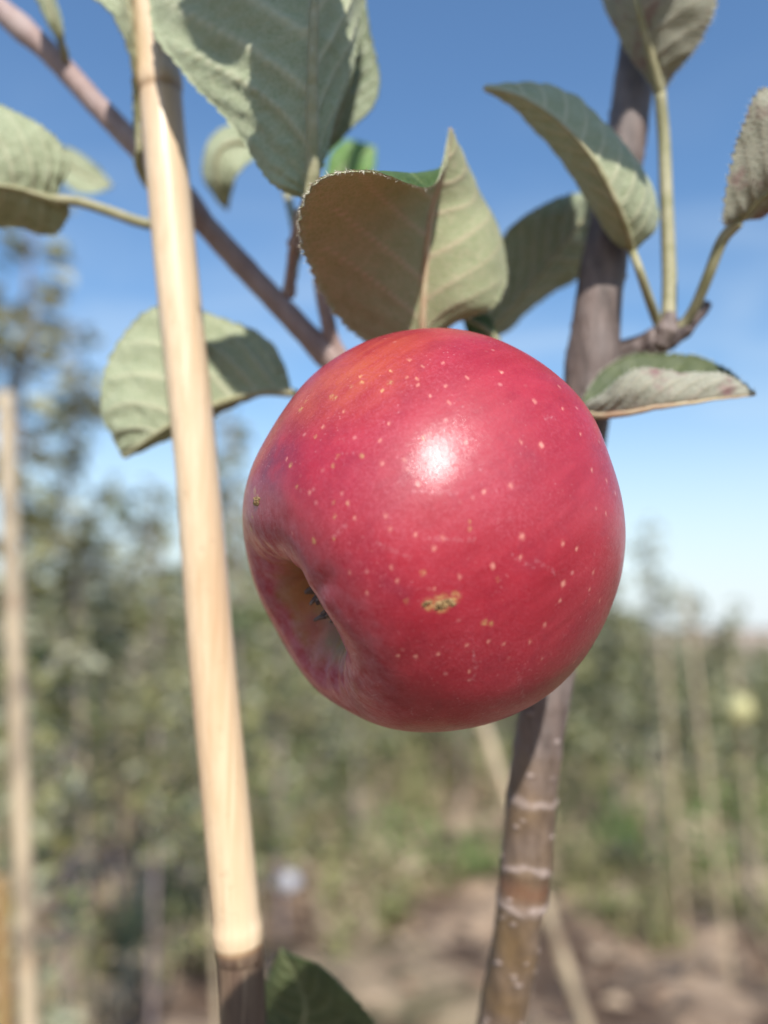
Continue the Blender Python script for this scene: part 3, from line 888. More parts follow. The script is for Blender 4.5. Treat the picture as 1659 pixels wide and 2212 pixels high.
def build_trunk():
    n = 1150
    # parametrise densely only where it is in view
    pts = cr(trunk_pts, 4000)
    zc = pts[:, 2]
    vis = (zc < P(1384, -60, 0.2).z) & (zc > P(1055, 2400, 0.2).z)
    w = np.where(vis, 1.0, 0.06)
    seg = np.linalg.norm(np.diff(pts, axis=0), axis=1) * 0.5 * (w[1:] + w[:-1])
    s = np.concatenate([[0], np.cumsum(seg)]); s /= s[-1]
    q = np.interp(np.linspace(0, 1, n), s, np.arange(4000))
    path = np.stack([np.interp(q, np.arange(4000), pts[:, k]) for k in range(3)], 1)
    # survey row of each ring
    rel = path - np.array(CAMP)
    dep = rel @ np.array(FW)
    row = 1106 - (rel @ np.array(UP)) / dep * FPX
    rad = np.interp(row, [-1300, 60, 300, 600, 800, 1000, 1560, 1700, 1860, 2000, 2212, 3000], [0.0040, 0.0048, 0.0050, 0.0055, 0.0059, 0.0059, 0.0057, 0.0059, 0.0060, 0.0056, 0.0060, 0.0073])
    for r0, a, wd in ((1725, 0.02, 10), (1868, 0.055, 14), (1945, 0.045, 13), (780, 0.10, 45), (600, 0.03, 14), (450, 0.03, 12), (1620, 0.03, 14)):
        rad = rad * (1 + a * np.exp(-((row - r0) / wd) ** 2))
    SEG = 72
    V, F = tube_geo(path, rad, SEG)
    rows = np.repeat(row, SEG)
    ang = np.tile(np.arange(SEG) / SEG * 2 * math.pi, n)
    wob = np.array([noise.noise(Vector(p) * 320) for p in V])
    wob2 = np.array([noise.noise(Vector(p) * 120 + Vector((5, 5, 5))) for p in V])
    rw = rows + wob * 9 + wob2 * 8
    pale = np.exp(-((rw - 1724) / 9) ** 2) * 0.8 + np.exp(-((rw - 1866 - 12 * np.cos(ang * 2)) / 7) ** 2) * 0.8 + np.exp(-((rw - 1946) / 9.5) ** 2)
    pale *= smoothstep(-0.35, 0.25, wob2 + 0.6 * wob)
    warm = smoothstep(1560, 1760, rw + 60 * wob2) * 0.75 + 0.25 * smoothstep(1880, 1990, rw)
    warm *= 0.55 + 0.45 * np.clip(0.5 + wob2 * 1.6, 0, 1)
    rust = np.exp(-((rw - 1908) / 22) ** 2)
    bumpy = np.zeros(len(V))
    # lenticels
    lr = np.random.default_rng(3)
    for k in range(360):
        i = int(lr.integers(20, n - 20)); j = int(lr.integers(0, SEG))
        y = row[i]
        if not (-60 < y < 2300): continue
        keep = 1.0 if 1960 < y < 2130 else (0.55 if y > 1500 else 0.38)
        if lr.random() > keep: continue
        c = V[i * SEG + j]
        d = V - c
        near = np.abs(d[:, 2]) < 0.003
        dd = np.zeros(len(V)) + 9
        dn = d[near]
        dd[near] = np.sqrt((dn[:, 0] ** 2 + dn[:, 1] ** 2) / (0.00075 ** 2) + dn[:, 2] ** 2 / ((0.0005 if y > 1500 else 0.0004) ** 2)) / (0.8 + 0.6 * lr.random())
        m = 1 - smoothstep(0.5, 1.15, dd)
        pale = np.maximum(pale, m * (0.8 if y > 1500 else 0.55)); bumpy = np.maximum(bumpy, m)
    ctr = np.repeat(path, SEG, 0)
    out = V - ctr; out /= np.linalg.norm(out, axis=1)[:, None]
    V = V + out * (bumpy * 0.00028 + 0.00025 * wob2 + 0.0001 * wob + 0.00012 * pale)[:, None]
    o = mesh_obj('trunk', V, F, M['bark'], TREE, attrs=dict(pale=np.clip(pale, 0, 1), warm=np.clip(warm, 0, 1), rust=np.clip(rust, 0, 1)))
build_trunk()

def twig(name, pts, r0, r1, mat, nodes=(), n=90, seg=24, label=None, parent=None):
    path = cr([P(*q) for q in pts], n)
    s = np.linspace(0, 1, n)
    rad = r0 + (r1 - r0) * s
    pale = np.zeros(n)
    for q, a, w in nodes:
        rad = rad * (1 + a * np.exp(-((s - q) / w) ** 2))
        pale += 0.5 * np.exp(-((s - q) / (w * 0.6)) ** 2)
    V, F = tube_geo(path, rad, seg)
    wob = np.array([noise.noise(Vector(p) * 260) for p in V])
    ctr = np.repeat(path, seg, 0)
    out = V - ctr; out /= np.linalg.norm(out, axis=1)[:, None]
    V = V + out * (wob * 0.00018)[:, None]
    lr = np.random.default_rng(len(pts) * 17 + int(r0 * 1e6))
    pl = np.repeat(pale, seg)
    for k in range(40):
        c = V[int(lr.integers(0, len(V)))]
        pl = np.maximum(pl, 0.6 * (1 - smoothstep(0.5, 1.2, np.linalg.norm(V - c, axis=1) / 0.0005)))
    o = mesh_obj(name, V, F, M[mat], parent or TREE, attrs=dict(pale=np.clip(pl, 0, 1), warm=np.zeros(len(V)), rust=np.zeros(len(V))))
    if label: o['label'] = label
    return o

twig('branch', [(-420, -330, 0.215), (-250, -190, 0.210), (-120, -90, 0.205), (0, 20, 0.203), (110, 118, 0.201), (205, 222, 0.199), (300, 322, 0.198), (430, 470, 0.197), (520, 570, 0.196), (600, 655, 0.195), (690, 750, 0.194), (800, 850, 0.196), (960, 960, 0.197), (1230, 1120, 0.196)],
     0.0028, 0.0030, 'bark_pink', ((0.26, 0.18, 0.02), (0.52, 0.35, 0.016), (0.78, 0.22, 0.02)), n=170, label='pinkish slanting branch running behind the bamboo cane to the apple')
twig('shoot', [(690, 600, 0.189), (705, 680, 0.191), (722, 745, 0.193), (770, 830, 0.195)], 0.0017, 0.0021, 'bark_pink', ((0.9, 0.25, 0.1),))
twig('shoot', [(650, 455, 0.180), (640, 510, 0.184), (632, 560, 0.189), (623, 640, 0.195)], 0.0013, 0.0014, 'bark_pink', ((0.45, 0.5, 0.06), (0.95, 0.3, 0.06)))
twig('spur', [(1270, 800, 0.190), (1330, 768, 0.186), (1390, 748, 0.183), (1440, 735, 0.180)], 0.0034, 0.0026, 'bark', ((0.25, 0.1, 0.1), (0.85, 0.35, 0.12)), label='grey knobby spur on the trunk carrying three leaf stalks')
twig('spur', [(1440, 738, 0.180), (1478, 708, 0.180), (1508, 680, 0.180), (1530, 655, 0.180)], 0.0024, 0.0010, 'bud', ((0.3, 0.25, 0.1),), label='dark pointed bud on the grey spur')
twig('spur', [(1425, 745, 0.1795), (1440, 715, 0.1785), (1446, 690, 0.178), (1449, 676, 0.178)], 0.0024, 0.0014, 'bark', ((0.4, 0.25, 0.15),))

# ------------------------------------------------------------------ leaves
LEAF_N = [0]
def leaf(name_label, mid, L, R, camb=(0.10, 0.10), under='under', upper='upper', show='under', petiole=None, pet_r=(0.0009, 0.0013), pet_mat='petiole',
         nveins=8, serr=0.0005, rib=0.0009, wav=0.0006, fuzz=0, quilt=0.00025, NTt=150, NU=20, slant=0.38, thick=0.00035, holes=None, side=None, vw0=0.0085, relief=0.00022):
    """blade lofted between surveyed midrib and margins; two separate faces with thickness"""
    LEAF_N[0] += 1
    sd = LEAF_N[0] * 3.17
    m = cr([P(*q) for q in mid], NTt); l = cr([P(*q) for q in L], NTt); r = cr([P(*q) for q in R], NTt)
    t = np.linspace(0, 1, NTt)
    u = np.linspace(-1, 1, 2 * NU + 1)
    G = np.zeros((NTt, 2 * NU + 1, 3))
    for half, e, sg, cb in ((0, l, -1, camb[0]), (1, r, 1, camb[1])):
        a = np.linspace(0, 1, NU + 1)
        w = e - m
        wl = np.linalg.norm(w, axis=1)
        tan = np.gradient(m, axis=0); tan /= np.linalg.norm(tan, axis=1)[:, None] + 1e-9
        wn = w / (wl[:, None] + 1e-9)
        nn = np.cross(wn, tan) * sg
        nn /= np.linalg.norm(nn, axis=1)[:, None] + 1e-9
        for k, q in enumerate(a):
            wave = np.array([noise.noise(Vector((tt * 5.0 + sd, q * 2.0 * sg, sd))) for tt in t]) * wav * 2 * q
            pos = m + w * q + nn * (cb * wl * 4 * q * (1 - q) * 0.5 + wave * np.minimum(1, wl / 0.008))[:, None]
            G[:, NU + (k if sg > 0 else -k)] = pos
    # serrated margin
    if serr:
        nteeth = 34
        saw = ((t * nteeth + 0.3 * np.sin(t * 23 + sd)) % 1.0)
        amp = serr * (saw - 0.35) * np.sin(math.pi * np.clip(t, 0.02, 0.98)) ** 0.5 * 1.6
        for col, nb in ((0, 1), (2 * NU, 2 * NU - 1)):
            d = G[:, col] - G[:, nb]
            d /= np.linalg.norm(d, axis=1)[:, None] + 1e-9
            jit = np.array([noise.noise(Vector((tt * 40, sd, col))) for tt in t])
            G[:, col] += d * (amp + jit * serr * 0.5)[:, None]
    # normals
    du = np.gradient(G, axis=1); dt = np.gradient(G, axis=0)
    N = np.cross(du, dt); N /= np.linalg.norm(N, axis=2)[:, :, None] + 1e-12
    ctr = G.reshape(-1, 3).mean(0)
    facing = (N.reshape(-1, 3) @ (np.array(CAMP) - ctr)).mean()
    sgn = 1.0 if (facing > 0) == (show == 'under') else -1.0          # +1: the underside lies on the +N side
    if side: sgn = side
    # veins
    T, U = np.meshgrid(t, np.abs(u), indexing='ij')
    wloc = np.maximum(np.linalg.norm(l - m, axis=1), np.linalg.norm(r - m, axis=1))[:, None]
    tv = (T - slant * U ** 1.15 * (1 - 0.5 * T)) * (nveins + 1.5)
    tv += 0.5 * (u[None, :] > 0)
    df = np.abs(tv - np.round(tv)) / (nveins + 1.5)
    vw = vw0 * (1 - 0.7 * U)
    vein = np.exp(-(df / vw) ** 2) * (1 - smoothstep(0.80, 1.0, U)) * (tv > 0.3)
    tert = np.exp(-(((np.abs(((U * 9 + 2 * np.sin(tv * 6.28)) % 1) - 0.5)) / 0.13) ** 2)) * 0.18 * (U > 0.06)
    midm = np.exp(-((U * wloc) / 0.0007) ** 2)
    vein = np.clip(np.maximum(np.maximum(vein, midm), tert), 0, 1)
    q = np.cos(2 * math.pi * (tv + 0.12 * np.sin(9 * T + sd))) * quilt * 0.5 * smoothstep(0.02, 0.35, U) * (1 - 0.5 * smoothstep(0.8, 1, U))
    micro = np.array([noise.noise(Vector(p) * 420) for p in G.reshape(-1, 3)]).reshape(NTt, -1) * quilt * 0.7
    H = sgn * (vein * relief + q + micro)
    G = G + N * H[:, :, None]
    nu = 2 * NU + 1
    top = G - N * (sgn * thick / 2); bot = G + N * (sgn * thick / 2)
    V = np.vstack([top.reshape(-1, 3), bot.reshape(-1, 3)])
    nv = NTt * nu
    F, I = [], []
    for i in range(NTt - 1):
        for j in range(nu - 1):
            if holes and any(((t[i] - hT) / hr) ** 2 + ((u[j] - hU) / (hr * 3)) ** 2 < 1 + 0.6 * noise.noise(Vector((i * 0.4, j * 0.4, 3))) for hT, hU, hr in holes):
                continue
            a, b, c, d = i * nu + j, i * nu + j + 1, (i + 1) * nu + j + 1, (i + 1) * nu + j
            up = (a, b, c, d) if sgn < 0 else (d, c, b, a)
            F.append(up); I.append(0)
            F.append(tuple(nv + k for k in up[::-1])); I.append(1)
    for i in range(NTt - 1):
        for j in (0, nu - 1):
            a, d = i * nu + j, (i + 1) * nu + j
            q4 = (a, d, nv + d, nv + a)
            F.append(q4 if j == 0 else q4[::-1]); I.append(1)
    vv = np.tile(vein.ravel(), 2)
    o = mesh_obj('leaf', V, F, [M[upper], M[under]], TREE, attrs=dict(vein=vv), mat_idx=I)
    o['label'] = name_label
    # midrib on the underside
    mm = bot[:, NU]; nn = N[:, NU] * sgn
    rr = rib * (1 - 0.85 * t)
    V, F = tube_geo(mm + nn * (rr * 0.15)[:, None], np.maximum(rr, 0.00015), 10)
    mesh_obj('midrib', V, F, M[pet_mat], o)
    if petiole:
        pp = [P(*q) for q in petiole]
        first = Vector(mm[2] + nn[2] * rr[2] * 0.15)
        V, F = tube_geo(cr([first] + pp, 40), np.interp(np.linspace(0, 1, 40), [0, 1], pet_r), 12)
        mesh_obj('petiole', V, F, M[pet_mat], o)
    if fuzz:
        V, F = [], []
        fr = np.random.default_rng(int(sd * 100))
        for k in range(fuzz):
            j = 0 if fr.random() < 0.5 else nu - 1
            x = fr.random() * (NTt - 2); i = int(x)
            p = G[i, j] * (1 - x + i) + G[i + 1, j] * (x - i)
            d = G[i, j] - G[i, 1 if j == 0 else nu - 2]
            d = d / (np.linalg.norm(d) + 1e-9) + fr.normal(size=3) * 0.55
            d /= np.linalg.norm(d)
            s = np.cross(d, fr.normal(size=3)); s /= np.linalg.norm(s)
            ln = 0.0004 + 0.0007 * fr.random(); w = 0.00004
            b0 = len(V)
            V += [tuple(p - s * w), tuple(p + s * w), tuple(p + d * ln)]
            F.append((b0, b0 + 1, b0 + 2))
        fo = mesh_obj('fuzz', V, F, M['fuzz'], o, smooth=False)
        fo['kind'] = 'stuff'
    return o

# big leaf at the top, underside towards the lens
leaf('large grey-green leaf hanging at the top, seen from its ribbed underside',
     [(668, 430, .156), (672, 330, .154), (672, 220, .153), (676, 110, .153), (680, 0, .155), (684, -110, .158), (690, -230, .162), (694, -310, .166)],
     [(668, 430, .156), (590, 396, .158), (500, 270, .161), (405, 165, .167), (322, 40, .171), (345, -110, .172), (480, -250, .163), (694, -310, .166)],
     [(668, 430, .156), (690, 372, .160), (728, 260, .165), (760, 140, .168), (786, 20, .170), (790, -110, .171), (760, -240, .170), (694, -310, .166)],
     camb=(0.16, 0.10), under='under', petiole=[(660, 445, .166), (652, 470, .176)], rib=0.0016, nveins=5, slant=0.50, vw0=0.018, relief=0.0007, quilt=0.0005, wav=0.0014, pet_r=(0.0014, 0.0012))
# its neighbour just behind on the right
leaf('dull leaf half hidden behind the large top leaf',
     [(690, 350, .186), (722, 290, .186), (745, 220, .186), (765, 140, .186), (775, 40, .186), (780, -60, .186)],
     [(690, 350, .186), (700, 290, .187), (700, 200, .187), (712, 120, .187), (735, 20, .187), (780, -60, .186)],
     [(690, 350, .186), (752, 282, .184), (800, 235, .183), (818, 170, .183), (802, 70, .184), (780, -60, .186)],
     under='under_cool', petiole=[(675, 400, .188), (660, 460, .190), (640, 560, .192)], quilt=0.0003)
# centre leaf: left half leaning forward in shade, right half lit
leaf('folded leaf above the apple, reddish shaded half and pale lit half',
     [(908, 770, .174), (912, 700, .171), (916, 620, .169), (921, 530, .167), (930, 450, .166), (948, 390, .164), (962, 340, .163), (972, 278, .162)],
     [(908, 770, .174), (800, 740, .170), (728, 680, .163), (678, 590, .153), (650, 495, .142), (680, 398, .131), (790, 368, .130), (935, 402, .148), (972, 276, .162)],
     [(908, 770, .174), (978, 700, .174), (1062, 662, .174), (1094, 590, .178), (1076, 490, .181), (1030, 410, .180), (996, 330, .171), (972, 278, .162)],
     camb=(0.05, 0.34), under='under_warm', petiole=[(905, 800, .178), (900, 850, .186), (905, 900, .195)], nveins=5, rib=0.0010, fuzz=2600, quilt=0.00012, serr=0.0006, slant=0.45, vw0=0.010, relief=0.00028, wav=0.0003, pet_mat='petiole_red')
# dark leaf behind it to the right
leaf('dark green shaded leaf between the folded leaf and the trunk',
     [(1010, 740, .200), (1075, 690, .200), (1140, 620, .200), (1200, 545, .201), (1255, 475, .203), (1300, 410, .206)],
     [(1010, 740, .200), (1030, 640, .197), (1078, 525, .194), (1130, 468, .194), (1215, 425, .198), (1300, 410, .206)],
     [(1010, 740, .200), (1075, 728, .207), (1120, 690, .211), (1200, 630, .213), (1290, 560, .213), (1300, 410, .206)],
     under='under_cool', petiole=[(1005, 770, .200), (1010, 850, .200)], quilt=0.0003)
leaf('tiny dark leaf tucked between folded leaf and apple',
     [(1075, 740, .186), (1050, 715, .186), (1025, 700, .186), (1000, 690, .186)],
     [(1075, 740, .186), (1060, 690, .187), (1030, 676, .187), (1000, 690, .186)],
     [(1075, 740, .186), (1045, 745, .185), (1015, 730, .185), (1000, 690, .186)], under='upper', upper='under_cool', NTt=60, NU=8)
# curved leaf upper right
leaf('curved pointed leaf arching left across the sky from the spur',
     [(1367, 545, .176), (1352, 490, .171), (1325, 425, .167), (1285, 350, .165), (1235, 290, .165), (1175, 240, .167), (1110, 205, .170), (1045, 190, .174)],
     [(1367, 545, .176), (1322, 512, .178), (1276, 444, .179), (1232, 372, .179), (1185, 312, .178), (1130, 252, .177), (1088, 214, .176), (1045, 190, .174)],
     [(1367, 545, .176), (1416, 488, .178), (1416, 420, .178), (1370, 345, .177), (1312, 280, .177), (1240, 220, .177), (1140, 182, .176), (1045, 190, .174)],
     camb=(0.22, 0.30), petiole=[(1380, 580, .172), (1400, 640, .175), (1418, 690, .180), (1432, 722, .180)], pet_r=(0.0009, 0.0012), fuzz=900, nveins=9, quilt=0.0003)
# leaf entering from the top right
leaf('hairy leaf cut by the top edge on a long stalk from the spur',
     [(1428, 205, .185), (1412, 140, .182), (1395, 70, .179), (1375, 0, .177), (1355, -80, .177), (1330, -170, .179)],
     [(1428, 205, .185), (1375, 140, .185), (1330, 60, .186), (1298, -10, .187), (1290, -90, .185), (1330, -170, .179)],
     [(1428, 205, .185), (1455, 160, .183), (1510, 90, .179), (1546, -10, .175), (1500, -110, .175), (1330, -170, .179)],
     camb=(0.1, 0.2), under='under_grey', petiole=[(1434, 300, .186), (1438, 400, .185), (1443, 520, .183), (1446, 620, .181), (1443, 715, .179)], pet_r=(0.0014, 0.0018), fuzz=1200, nveins=5, rib=0.0014, quilt=0.00016)
# leaf at the right margin
leaf('ragged grey leaf cut by the right edge of the photo',
     [(1590, 478, .166), (1625, 440, .163), (1670, 405, .160), (1730, 370, .158), (1800, 330, .158)],
     [(1590, 478, .166), (1560, 470, .163), (1590, 320, .158), (1660, 190, .154), (1800, 330, .158)],
     [(1590, 478, .166), (1640, 470, .168), (1690, 450, .168), (1760, 420, .165), (1800, 330, .158)],
     camb=(0.15, 0.1), under='under_grey', petiole=[(1560, 520, .168), (1532, 590, .171), (1505, 655, .175), (1480, 695, .178), (1446, 726, .180)], pet_r=(0.0013, 0.0011), holes=[(0.14, -0.42, 0.035)], serr=0.0006, fuzz=500, quilt=0.00014, nveins=5)
# boat-shaped leaf at the right of the apple
leaf('boat-shaped leaf folded lengthwise jutting out right of the apple',
     [(1245, 885, .170), (1310, 893, .164), (1390, 880, .160), (1470, 868, .158), (1550, 858, .158), (1632, 850, .160)],
     [(1245, 885, .170), (1300, 808, .176), (1370, 771, .178), (1480, 768, .177), (1570, 793, .170), (1632, 850, .160)],
     [(1245, 885, .170), (1310, 845, .164), (1380, 798, .161), (1470, 804, .160), (1560, 808, .160), (1632, 850, .160)],
     camb=(-0.2, -0.35), under='under_grey', upper='upper_dull', side=-1.0, petiole=[(1230, 885, .178), (1205, 870, .187)], pet_mat='petiole_red', fuzz=1200, nveins=7, quilt=0.00025, serr=0.0006)
# hanging leaf left
leaf('broad leaf hanging behind the bamboo cane left of the apple',
     [(632, 848, .188), (570, 846, .187), (500, 862, .186), (430, 888, .184), (365, 920, .183), (310, 955, .184), (266, 986, .186)],
     [(632, 848, .188), (560, 850, .190), (490, 880, .191), (420, 922, .190), (360, 948, .189), (310, 972, .187), (266, 986, .186)],
     [(632, 848, .188), (598, 755, .190), (520, 704, .191), (345, 664, .189), (240, 770, .186), (219, 890, .184), (266, 986, .186)],
     camb=(0.25, 0.14), petiole=[(650, 852, .190), (690, 840, .193), (740, 810, .195)], nveins=6, quilt=0.0005, slant=0.45, rib=0.0011, vw0=0.011, relief=0.0004)
# leaf at the far left
leaf('leaf at the left edge on a pale stalk reaching behind the bamboo cane',
     [(115, 430, .186), (75, 418, .184), (25, 405, .181), (-40, 398, .178), (-110, 400, .178), (-190, 420, .182)],
     [(115, 430, .186), (150, 455, .190), (110, 505, .193), (20, 490, .193), (-90, 480, .190), (-190, 420, .182)],
     [(115, 430, .186), (150, 345, .186), (85, 270, .184), (-20, 225, .182), (-120, 260, .180), (-190, 420, .182)],
     camb=(0.1, 0.2), petiole=[(170, 436, .188), (240, 458, .190), (310, 482, .193), (415, 500, .197)], pet_r=(0.0012, 0.0013), nveins=5, quilt=0.0005, slant=0.45, vw0=0.011)
leaf('faint leaf tip behind the leaf at the left edge',
     [(100, 330, .26), (150, 360, .26), (200, 390, .26), (245, 402, .26)],
     [(100, 330, .26), (150, 320, .26), (210, 360, .26), (245, 402, .26)],
     [(100, 330, .26), (140, 395, .258), (190, 420, .258), (245, 402, .26)], under='under', NTt=60, NU=8, petiole=[(60, 330, .26), (-60, 300, .25), (-160, 200, .24)])
leaf('small crescent-curled leaf hanging behind the large top leaf',
     [(560, 320, .225), (510, 310, .222), (475, 330, .220), (468, 380, .221), (480, 425, .224), (492, 455, .227)],
     [(560, 320, .225), (520, 275, .228), (455, 295, .228), (440, 370, .228), (462, 425, .228), (492, 455, .227)],
     [(560, 320, .225), (545, 345, .219), (520, 368, .217), (505, 395, .219), (498, 425, .223), (492, 455, .227)],
     camb=(0.2, 0.2), under='under', petiole=[(590, 340, .225), (620, 420, .218), (640, 520, .205), (632, 600, .197)], NTt=80, NU=12)
leaf('bright green leaf glimpsed between the top leaf and the folded leaf',
     [(700, 400, .245), (735, 370, .245), (770, 340, .245), (812, 318, .246)],
     [(700, 400, .245), (715, 330, .246), (755, 305, .246), (812, 318, .246)],
     [(700, 400, .245), (760, 395, .244), (806, 370, .244), (812, 318, .246)], show='upper', upper='upper_fresh', NTt=70, NU=10, petiole=[(690, 450, .24), (695, 560, .215), (700, 640, .192)])
leaf('pale leaf seen edge-on beside the top of the bamboo cane',
     [(296, 330, .186), (291, 220, .184), (288, 120, .182), (280, 40, .181), (262, -40, .181), (230, -120, .182)],
     [(296, 330, .186), (287, 220, .182), (279, 120, .178), (246, 30, .174), (190, -30, .174), (230, -120, .182)],
     [(296, 330, .186), (297, 220, .190), (297, 120, .192), (300, 30, .194), (300, -40, .194), (230, -120, .182)],
     camb=(0.1, 0.1), under='under', petiole=[(300, 360, .189), (330, 410, .194), (400, 465, .197)], quilt=0.0004)
leaf('narrow pale leaf at the upper left corner above the branch',
     [(138, 118, .196), (122, 70, .192), (105, 20, .190), (88, -40, .190), (70, -110, .192)],
     [(138, 118, .196), (112, 66, .190), (84, 12, .187), (62, -50, .186), (70, -110, .192)],
     [(138, 118, .196), (136, 66, .195), (122, 12, .195), (104, -50, .195), (70, -110, .192)],
     under='under', petiole=[(142, 135, .199), (146, 150, .201)], NTt=90, NU=12)
leaf('dark green leaf at the bottom edge beside the bamboo cane',
     [(610, 2340, .200), (640, 2240, .196), (660, 2180, .193), (640, 2110, .192), (606, 2050, .193)],
     [(610, 2340, .200), (560, 2280, .202), (560, 2210, .202), (575, 2120, .198), (606, 2050, .193)],
     [(610, 2340, .200), (820, 2330, .194), (810, 2215, .188), (700, 2095, .186), (606, 2050, .193)],
     under='upper', upper='upper_dull', show='upper', NTt=110, NU=14, petiole=[(640, 2420, .206), (760, 2560, .190), (980, 2600, .200)])

# unseen shoot added over the lens; its leaves are set to throw dappled shade
def inv(w):
    r = Vector(w) - CAMP
    d = r.dot(FW)
    return (829.5 + r.dot(RX) / d * FPX, 1106 - r.dot(UP) / d * FPX, d)

def shade_leaf(label, Q, t, a, length, width, hang):
    c = P(*Q) + SUN_DIR * t
    ex = SUN_DIR.cross(Vector((0, 0, 1))).normalized(); ey = ex.cross(SUN_DIR)
    d = ex * math.cos(a) + ey * math.sin(a); s = SUN_DIR.cross(d)
    A = c - d * length * 0.5
    mid, l, r = [], [], []
    for k, w in zip(np.linspace(0, 1, 7), (0, 0.72, 1.0, 0.95, 0.75, 0.42, 0)):
        p = A + d * length * k - SUN_DIR * (length * 0.15 * k * k)
        mid.append(inv(p)); l.append(inv(p - s * width * 0.5 * w)); r.append(inv(p + s * width * 0.5 * w))
    return leaf(label, mid, l, r, petiole=[inv(A.lerp(hang, 0.5) + Vector((0, 0, 0.004))), inv(hang)], NTt=60, NU=8, nveins=7)

over = [P(1480, -1300, 0.25), P(1300, -1500, 0.20), P(1000, -1500, 0.15), P(760, -1300, 0.12), P(560, -1300, 0.10)]
OV = cr(over, 60)
V_, F_ = tube_geo(OV, np.linspace(0.003, 0.0016, 60), 12)
o_ = mesh_obj('shoot', V_, F_, M['bark_pink'], TREE, attrs=dict(pale=np.zeros(len(V_)), warm=np.zeros(len(V_)), rust=np.zeros(len(V_))))  # unseen shoot added only to carry the shading leaves
shade_leaf('added unseen leaf above the frame shading the large top leaf', (660, 80, .157), 0.075, 1.45, 0.044, 0.023, Vector(OV[52]))
shade_leaf('added unseen leaf above the frame shading the tip of the arching leaf', (1130, 235, .174), 0.125, 0.55, 0.040, 0.022, Vector(OV[16]))
shade_leaf('added unseen leaf above the frame shading the top of the trunk', (1345, 190, .198), 0.15, 1.9, 0.034, 0.012, Vector(OV[10]))
shade_leaf('added unseen leaf above the frame shading the dark leaf by the trunk', (1150, 560, .200), 0.165, 0.9, 0.046, 0.028, Vector(OV[22]))
shade_leaf('added unseen leaf above the frame shading the slanting branch', (500, 540, .196), 0.16, 0.7, 0.030, 0.012, Vector(OV[46]))
shade_leaf('added unseen leaf above the frame shading the hanging leaf', (545, 800, .189), 0.17, 0.2, 0.026, 0.016, Vector(OV[50]))
c_ = P(690, 2300, .190) + SUN_DIR * 0.24
hang = c_ + Vector((0.10, 0.02, -0.035))
V_, F_ = tube_geo(cr([OV[0], P(1900, -1150, 0.20), P(2150, -500, 0.11), hang], 24), np.linspace(0.0022, 0.0012, 24), 10)
mesh_obj('shoot', V_, F_, M['bark_pink'], TREE, attrs=dict(pale=np.zeros(len(V_)), warm=np.zeros(len(V_)), rust=np.zeros(len(V_))))  # unseen shoot added only to carry the shading leaf near the lens
shade_leaf('added unseen leaf standing in for the phone shadow on the dark bottom leaf', (670, 2290, .190), 0.24, 0.0, 0.056, 0.034, hang)  # added leaf near the lens, takes the place of the phone's shadow

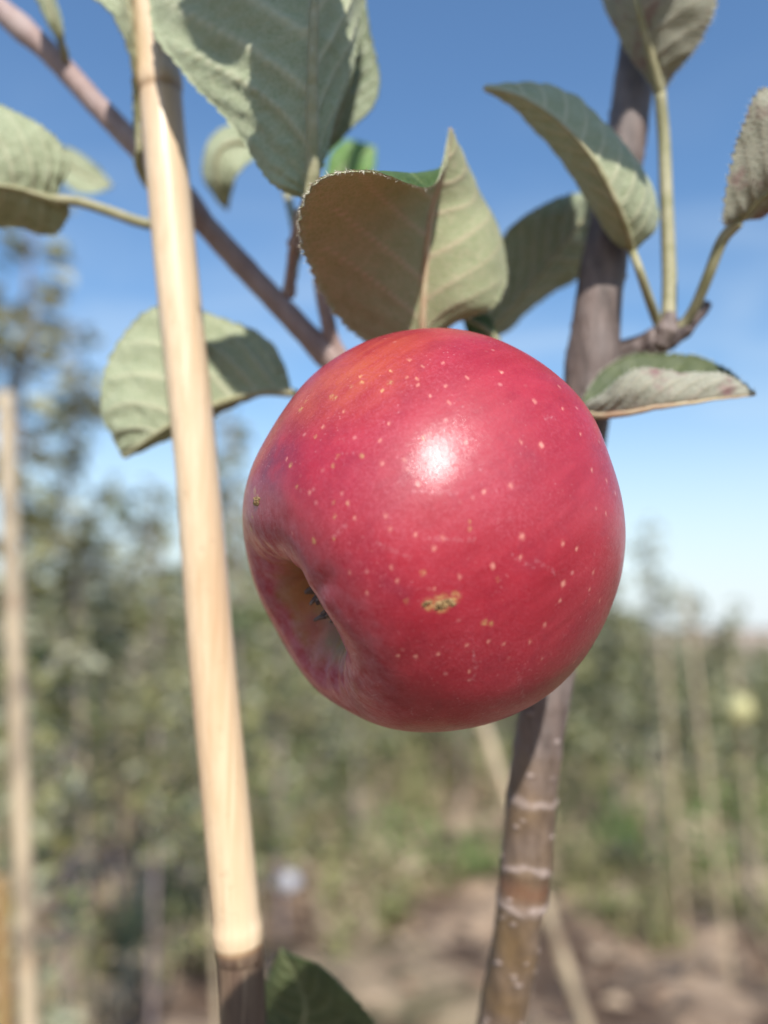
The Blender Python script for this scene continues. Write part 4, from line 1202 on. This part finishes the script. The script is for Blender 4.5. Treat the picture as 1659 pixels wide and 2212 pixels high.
# ------------------------------------------------------------------ the bamboo cane in front
def build_cane():
    vis = [(326, -60, .186), (346, 190, .184), (379, 560, .181), (424, 1000, .178), (456, 1400, .176), (488, 1740, .174), (516, 2045, .172), (527, 2230, .171)]
    pts = [P(*q) for q in vis]
    dn = (pts[-1] - pts[-2]).normalized()
    up = (pts[0] - pts[1]).normalized()
    foot = pts[-1] + dn * ((pts[-1].z + 0.12) / -dn.z)
    foot.y = pts[-1].y + 0.05
    pts = [pts[0] + up * 0.45, pts[0] + up * 0.2] + pts + [pts[-1].lerp(foot, 0.15), pts[-1].lerp(foot, 0.5), foot]
    n = 900
    raw = cr(pts, 5000)
    z = raw[:, 2]
    vism = (z < P(335, -80, .186).z) & (z > P(528, 2300, .171).z)
    w = np.where(vism, 1.0, 0.08)
    seg = np.linalg.norm(np.diff(raw, axis=0), axis=1) * 0.5 * (w[1:] + w[:-1])
    s = np.concatenate([[0], np.cumsum(seg)]); s /= s[-1]
    q = np.interp(np.linspace(0, 1, n), s, np.arange(5000))
    path = np.stack([np.interp(q, np.arange(5000), raw[:, k]) for k in range(3)], 1)
    rel = path - np.array(CAMP)
    row = 1106 - (rel @ np.array(UP)) / (rel @ np.array(FW)) * FPX
    rad = np.interp(row, [-60, 190, 560, 1000, 1400, 1760, 2045, 2230], [0.0048, 0.0050, 0.0050, 0.0049, 0.0052, 0.0053, 0.0053, 0.0051])
    ring = np.zeros(n)
    for r0 in (190, 2026):
        rad = rad * (1 + (0.055 if r0 > 1000 else 0.09) * np.exp(-((row - r0 + 12) / 24) ** 2) - 0.03 * np.exp(-((row - r0 - 14) / 6) ** 2))
        ring += 1.5 * np.exp(-((row - r0 - 12) / 7) ** 2)
    SEG = 56
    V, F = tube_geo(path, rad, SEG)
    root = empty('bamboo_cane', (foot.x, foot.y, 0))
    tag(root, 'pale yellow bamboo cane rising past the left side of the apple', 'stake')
    mesh_obj('culm', V, F, M['bamboo'], root, attrs={'ring': np.clip(np.repeat(ring, SEG), 0, 1), 'cast_shade': smoothstep(2034, 2044, np.repeat(row, SEG) + 2 * np.sin(np.tile(np.arange(SEG), n) * 2 * math.pi * 3 / SEG))})  # second mask paints the shadow on the cane below its lower node
    # node collars
    for r0 in (190, 2026):
        i = int(np.argmin(np.abs(row - r0)))
        if r0 < 1000: continue
        i -= 5 if r0 > 1000 else 0
        sl = slice(i - 7, i + 8)
        pr = path[sl]
        bulge = rad[sl] * (1.010 + 0.02 * np.exp(-np.linspace(-2, 2, 15) ** 2))
        v, f = tube_geo(pr, bulge, 40, cap=False)
        mesh_obj('node', v, f, M['bamboo'], root, attrs={'ring': np.zeros(len(v))})
build_cane()

# ------------------------------------------------------------------ small far things
def lumpy(name, c, r, mat, label, cat, sc=(1, 1, 1), seed=0.0):
    bm = bmesh.new()
    bmesh.ops.create_icosphere(bm, subdivisions=3, radius=1.0)
    for v in bm.verts:
        k = 1 + 0.18 * noise.noise(v.co * 1.6 + Vector((seed, 0, 0)))
        v.co = Vector((v.co.x * sc[0], v.co.y * sc[1], v.co.z * sc[2])) * (k * r)
    me = bpy.data.meshes.new(name); bm.to_mesh(me); bm.free()
    me.materials.append(mat)
    me.polygons.foreach_set('use_smooth', [True] * len(me.polygons))
    o = bpy.data.objects.new(name, me); o.location = c
    COL.objects.link(o)
    return tag(o, label, cat)

X, Z = px_at(620, 1895, 4.2)
lumpy('white_stone', (X, 4.2, ground_h(X, 4.2) + 0.05), 0.065, mat_simple("white_stone", (0.40, 0.40, 0.43), (0.52, 0.52, 0.56), 20, 0.8), 'white stone on the soil right of the bamboo cane', 'stone', (1, 0.8, 0.75), 2.0)
X, Z = px_at(1598, 1530, 3.36)
fr = lumpy('pale_fruit', (X, 3.36, Z), 0.055, mat_simple("yellow_fruit", (0.42, 0.40, 0.19), (0.50, 0.46, 0.24), 15, 0.5), 'pale yellow fruit blurred on the right among thin canes', 'fruit', (0.95, 0.95, 1.25), 5.0)
